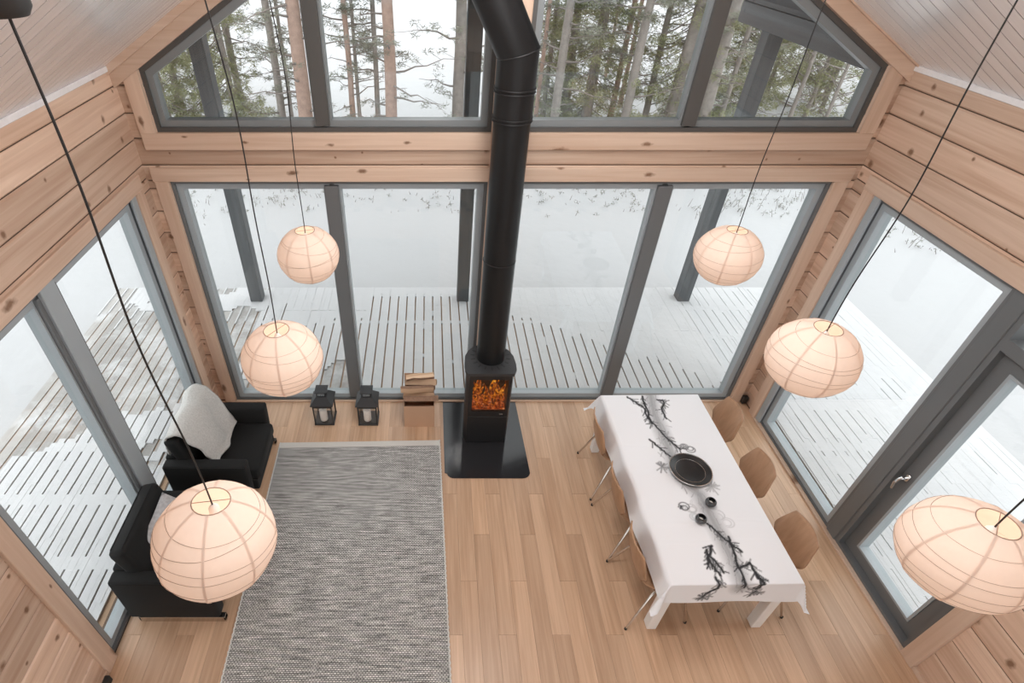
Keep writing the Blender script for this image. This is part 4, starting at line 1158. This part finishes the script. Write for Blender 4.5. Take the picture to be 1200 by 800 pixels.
# plate and tealight glasses
pt = thing('plate', 'round black glazed plate in the middle of the tablecloth', 'plate', (2.19, -1.59, 0.7455))
MB().lathe([(0.0, 0.0), (0.11, 0.0), (0.162, 0.022), (0.170, 0.026), (0.168, 0.030), (0.158, 0.027), (0.118, 0.012), (0.108, 0.008), (0.0, 0.008)], 48).obj('dish', plate_mat, pt, 35)
MB().tube([(0.1685 * math.cos(2 * math.pi * k / 48), 0.1685 * math.sin(2 * math.pi * k / 48), 0.029) for k in range(48)], 0.0048, 6, True).obj('rim', steel, pt, 60)  # bright ring stands in for the highlight on the glazed rim
MB().tube([(0.120 * math.cos(2 * math.pi * k / 48), 0.120 * math.sin(2 * math.pi * k / 48), 0.0135) for k in range(48)], 0.0022, 6, True).obj('inner_glint', steel, pt, 60)  # inner highlight of the glaze, also made as a bright ring
for x, y, lab in ((2.092, -2.065, 'dark glass tealight holder, the one nearer the camera and left'), (2.228, -1.915, 'dark glass tealight holder, the one nearer the plate')):
    t = thing('tealight_holder', lab, 'candle holder', (x, y, 0.7455))
    MB().lathe([(0.0, 0.0), (0.024, 0.0), (0.040, 0.018), (0.043, 0.034), (0.038, 0.052), (0.028, 0.060), (0.025, 0.059), (0.034, 0.050), (0.038, 0.034), (0.034, 0.018), (0.0, 0.008)], 24).obj('glass_cup', votive_mat, t, 45)
    MB().lathe([(0.0, 0.010), (0.019, 0.010), (0.019, 0.026), (0.0, 0.026)], 16).obj('tealight', wax, t, 45)

# ------------------------------------------------------------------ chairs
def chair(x, y, rz, lab, first=None):
    if first is not None:
        t = copy_tree(first)
    else:
        t = thing('dining_chair', lab, 'chair', (0, 0, 0), 0, 'plywood chairs around the dining table')
        prof = [(.225, .432, .155), (.205, .445, .18), (.12, .452, .20), (.0, .444, .205), (-.10, .438, .195), (-.165, .445, .165), (-.205, .475, .14), (-.228, .53, .165), (-.242, .59, .200), (-.25, .62, .205), (-.262, .68, .192), (-.275, .74, .176), (-.288, .79, .163), (-.295, .818, .154)]
        Pg = []
        for (px, pz, hw2) in prof:
            row = []
            for j in range(11):
                v = -1 + j / 5
                back = min(1, max(0, (pz - .46) / .1))
                row.append((px + back * 0.035 * v * v, v * hw2, pz + (1 - back) * 0.018 * v * v + (0.010 * (1 - v * v) * min(1, max(0, (pz - .7) / .11)))))
            Pg.append(row)
        o = MB().grid(Pg).obj('shell', ply, t, 60)
        s2 = o.modifiers.new('thickness', 'SOLIDIFY'); s2.thickness = 0.011; s2.offset = 0
        for s in (-1, 1):
            MB().tube([(-0.06, s * .08, .425), (-0.10, s * .20, .42), (-0.125, s * .215, .405), (-.25, s * .285, .005)], 0.0095, 8).obj('leg', chrome, t, 60)
            MB().tube([(0.06, s * .08, .425), (0.12, s * .18, .42), (0.145, s * .19, .405), (.235, s * .235, .005)], 0.0095, 8).obj('leg', chrome, t, 60)
        MB().tube([(-0.06, -.08, .425), (-0.06, .08, .425), (0.06, .08, .425), (0.06, -.08, .425)], 0.009, 8, True).obj('under_frame', chrome, t, 60)
        for s in (-1, 1):
            MB().lathe([(0.011, 0), (0.011, 0.02)], 10, (-.25, s * .285, 0), True, True).obj('foot_cap', rubber, t)
            MB().lathe([(0.011, 0), (0.011, 0.02)], 10, (.235, s * .235, 0), True, True).obj('foot_cap', rubber, t)
    t['label'] = lab; t.location = (x, y, 0); t.rotation_euler = (0, 0, rz)
    return t
c0 = chair(1.80, -1.06, 0.0, 'plywood chair on the left of the table, farthest from the camera')
chair(1.80, -1.69, 0.0, 'plywood chair on the left of the table, the middle one', c0)
chair(1.80, -2.26, 0.0, 'plywood chair on the left of the table, nearest the camera', c0)
chair(2.585, -0.92, math.pi, 'plywood chair on the right of the table, farthest, by the corner', c0)
chair(2.575, -1.54, math.pi, 'plywood chair on the right of the table, the middle one', c0)
chair(2.575, -2.17, math.pi, 'plywood chair on the right of the table, nearest the camera', c0)

# small dark things by the walls
o = MB().box(-0.03, 0.03, -0.025, 0.025, 0.0, 0.10, 0.008).obj('socket_box', rubber); o.location = (3.585, -0.055, 0.02); o.parent = None
tag(o, 'small black socket box low in the right back corner', 'socket')
o = MB().box(-0.02, 0.02, -0.03, 0.03, 0.0, 0.07, 0.006).obj('cable_outlet', rubber); o.location = (XL + 0.045, -2.93, 0.0)
tag(o, 'small black cable outlet on the floor below the left casing', 'socket')

# ------------------------------------------------------------------ paper lamps
def lamp(x, y, zc, r, zcan, bow, lab, seed, tilt=(0, 0)):
    rng = random.Random(seed)
    t = thing('paper_lamp', lab, 'lamp', (x, y, zc), rng.uniform(0, 1), 'round paper pendant lamps')
    rz = t.rotation_euler.z
    asp = 0.93; a0 = math.asin(0.068 / r)
    prof = [(r * math.sin(a0 + (math.pi - 2 * a0) * i / 22), -r * asp * math.cos(a0 + (math.pi - 2 * a0) * i / 22)) for i in range(23)]
    sh = MB().lathe(prof, 48, mod=lambda a, z: 1 - 0.013 * abs(math.sin(4 * a)) - 0.004 * abs(math.sin(z / r * 9))).obj('shade', paper, t, 80)
    if tilt != (0, 0):      # hangs a little askew, pivoting at its hanger
        pv = Vector((0, 0, r * 0.88))
        tm = Matrix.Rotation(-rz, 4, 'Z') @ Matrix.Translation(pv) @ Matrix.Rotation(R(tilt[0]), 4, 'Y') @ Matrix.Rotation(R(tilt[1]), 4, 'X') @ Matrix.Translation(-pv) @ Matrix.Rotation(rz, 4, 'Z')
        sh.matrix_local = tm
    for i in range(7):
        h = -0.78 + 1.5 * i / 6 + rng.uniform(-.04, .04)
        tl, ph = rng.uniform(0.03, 0.22) * (1 - abs(h) * 0.7), rng.uniform(0, 6.28)
        pts = []
        for k in range(48):
            a = 2 * math.pi * k / 48
            hh = max(-.93, min(.93, h + tl * math.cos(a - ph)))
            rr = r * math.sqrt(1 - hh * hh) * (1 - 0.013 * abs(math.sin(4 * a))) * 1.002
            pts.append((rr * math.cos(a), rr * math.sin(a), r * asp * hh))
        MB().tube(pts, 0.0009, 4, True).obj('wire_rib', wire_mat, sh, 60)
    for k in range(8):
        a = 2 * math.pi * k / 8
        m = MB(); pts = []
        Pg = []
        for (pr_, pz) in prof:
            Pg.append([((pr_ + 0.0012) * math.cos(a + s * 0.005 / max(pr_, .05)), (pr_ + 0.0012) * math.sin(a + s * 0.005 / max(pr_, .05)), pz * 1.004) for s in (-1, 1)])
        m.grid(Pg).obj('seam', seam_mat, sh, 80)
    zt = prof[-1][1]
    for zz in (zt, -zt):
        MB().tube([(0.068 * math.cos(2 * math.pi * k / 24), 0.068 * math.sin(2 * math.pi * k / 24), zz) for k in range(24)], 0.0022, 5, True).obj('rim_wire', wire_mat, sh, 60)
    hg = MB(); hg.tube([(-0.068, 0, zt), (0.068, 0, zt)], 0.0016, 5)
    hg.obj('hanger', wire_mat, t)
    MB().lathe([(0.018, zt - 0.10), (0.02, zt - 0.09), (0.02, zt - 0.04), (0.006, zt - 0.02)], 14, cap0=True, cap1=True).obj('socket', white_paint, t, 40)
    MB().lathe([(0.0, zt - 0.175), (0.022, zt - 0.165), (0.03, zt - 0.14), (0.024, zt - 0.115), (0.014, zt - 0.10)], 14).obj('bulb', bulb_mat, t, 60)
    li = bpy.data.lights.new('bulb_light', 'POINT'); li.energy = LAMP_W; li.color = (1.0, 0.89, 0.80); li.shadow_soft_size = 0.035
    lo_ = bpy.data.objects.new('bulb_light', li); C.objects.link(lo_); lo_.parent = t; lo_.location = (0.0, 0.0, zt - 0.21)
    # cord, slightly wavy as it was packed
    L = zcan - zc - zt + 0.03; pts = []
    for i in range(33):
        f = i / 32
        env = math.sin(math.pi * f) ** 0.7
        wx_ = env * (bow[0] * math.sin(f * math.pi) + bow[1] * math.sin(f * 9 + bow[2]))
        wy_ = env * bow[1] * 0.6 * math.cos(f * 7 + bow[2])
        v = Matrix.Rotation(-rz, 3, 'Z') @ Vector((wx_, wy_, 0))
        pts.append((v.x, v.y, zt - 0.03 + L * f))
    MB().tube(pts, 0.0032, 7).obj('cord', cord_mat, t, 70)
    zl = zcan - zc
    MB().lathe([(0.0, zl + 0.10), (0.035, zl + 0.10), (0.046, zl + 0.08), (0.046, zl + 0.015), (0.036, zl), (0.0, zl)], 24).obj('canopy', rubber, t, 40)
    top = ceil_z(x) - zc
    if top - zl - 0.1 > 0.01:
        MB().tube([(0, 0, zl + 0.09), (0, 0, top + 0.01)], 0.006, 8).obj('hanging_rod', rubber, t, 60)
bulb_mat = fire_mat('warm_bulb', [(0.0, (1, 0.72, 0.45)), (1.0, (1, 0.78, 0.52))], 2.5, 5)
lamp(-0.80, -3.30, 2.565, 0.228, 4.31, (-0.012, 0.007, 0.3), 'paper lamp nearest the camera on the left, above the armchairs', 1, (6, -9))
lamp(-0.825, -2.156, 2.479, 0.225, 4.36, (0.03, 0.010, 1.0), 'middle paper lamp of the left row, above the two lanterns', 2)
lamp(-0.877, -1.002, 2.479, 0.222, 4.34, (0.02, 0.010, 2.0), 'smallest paper lamp of the left row, against the snowy window', 3)
lamp(2.151, -1.032, 2.491, 0.228, 4.30, (-0.01, 0.010, 3.0), 'paper lamp of the right row farthest away, against the snow', 4)
lamp(2.095, -2.215, 2.533, 0.228, 4.32, (0.02, 0.014, 4.0), 'middle paper lamp of the right row, above the dining chairs', 5)
lamp(2.135, -3.325, 2.462, 0.225, 4.32, (0.0, 0.014, 5.0), 'paper lamp at the right edge of the picture, before the terrace door', 6)

# unseen globe lamps added along the ridge to brighten the room
def globe(y, lab):
    z = ceil_z(XM)
    t = thing('added_globe', lab, 'lamp', (XM, y, z))
    MB().lathe([(0.0, 0.0), (0.06, 0.0), (0.06, -0.05), (0.0, -0.05)], 20).obj('base', white_paint, t, 40)
    MB().lathe([(0.04, -0.05), (0.10, -0.08), (0.15, -0.15), (0.16, -0.21), (0.15, -0.27), (0.10, -0.34), (0.0, -0.37)], 28).obj('fill_globe', fill_globe_mat, t, 60)
    li = bpy.data.lights.new('fill_light', 'POINT'); li.energy = FILL_GLOBE_W; li.color = (1.0, 0.98, 0.965); li.shadow_soft_size = 0.17
    o = bpy.data.objects.new('fill_light', li); C.objects.link(o); o.parent = t; o.location = (0, 0, -0.56)
fill_globe_mat = fire_mat('fill_glow', [(0.0, (1, 0.92, 0.84)), (1.0, (1, 0.93, 0.86))], 1.5, 5)
globe(-1.35, 'unseen fill lamp added on the ridge above the stove')
globe(-3.0, 'unseen fill lamp added on the ridge above the rug')
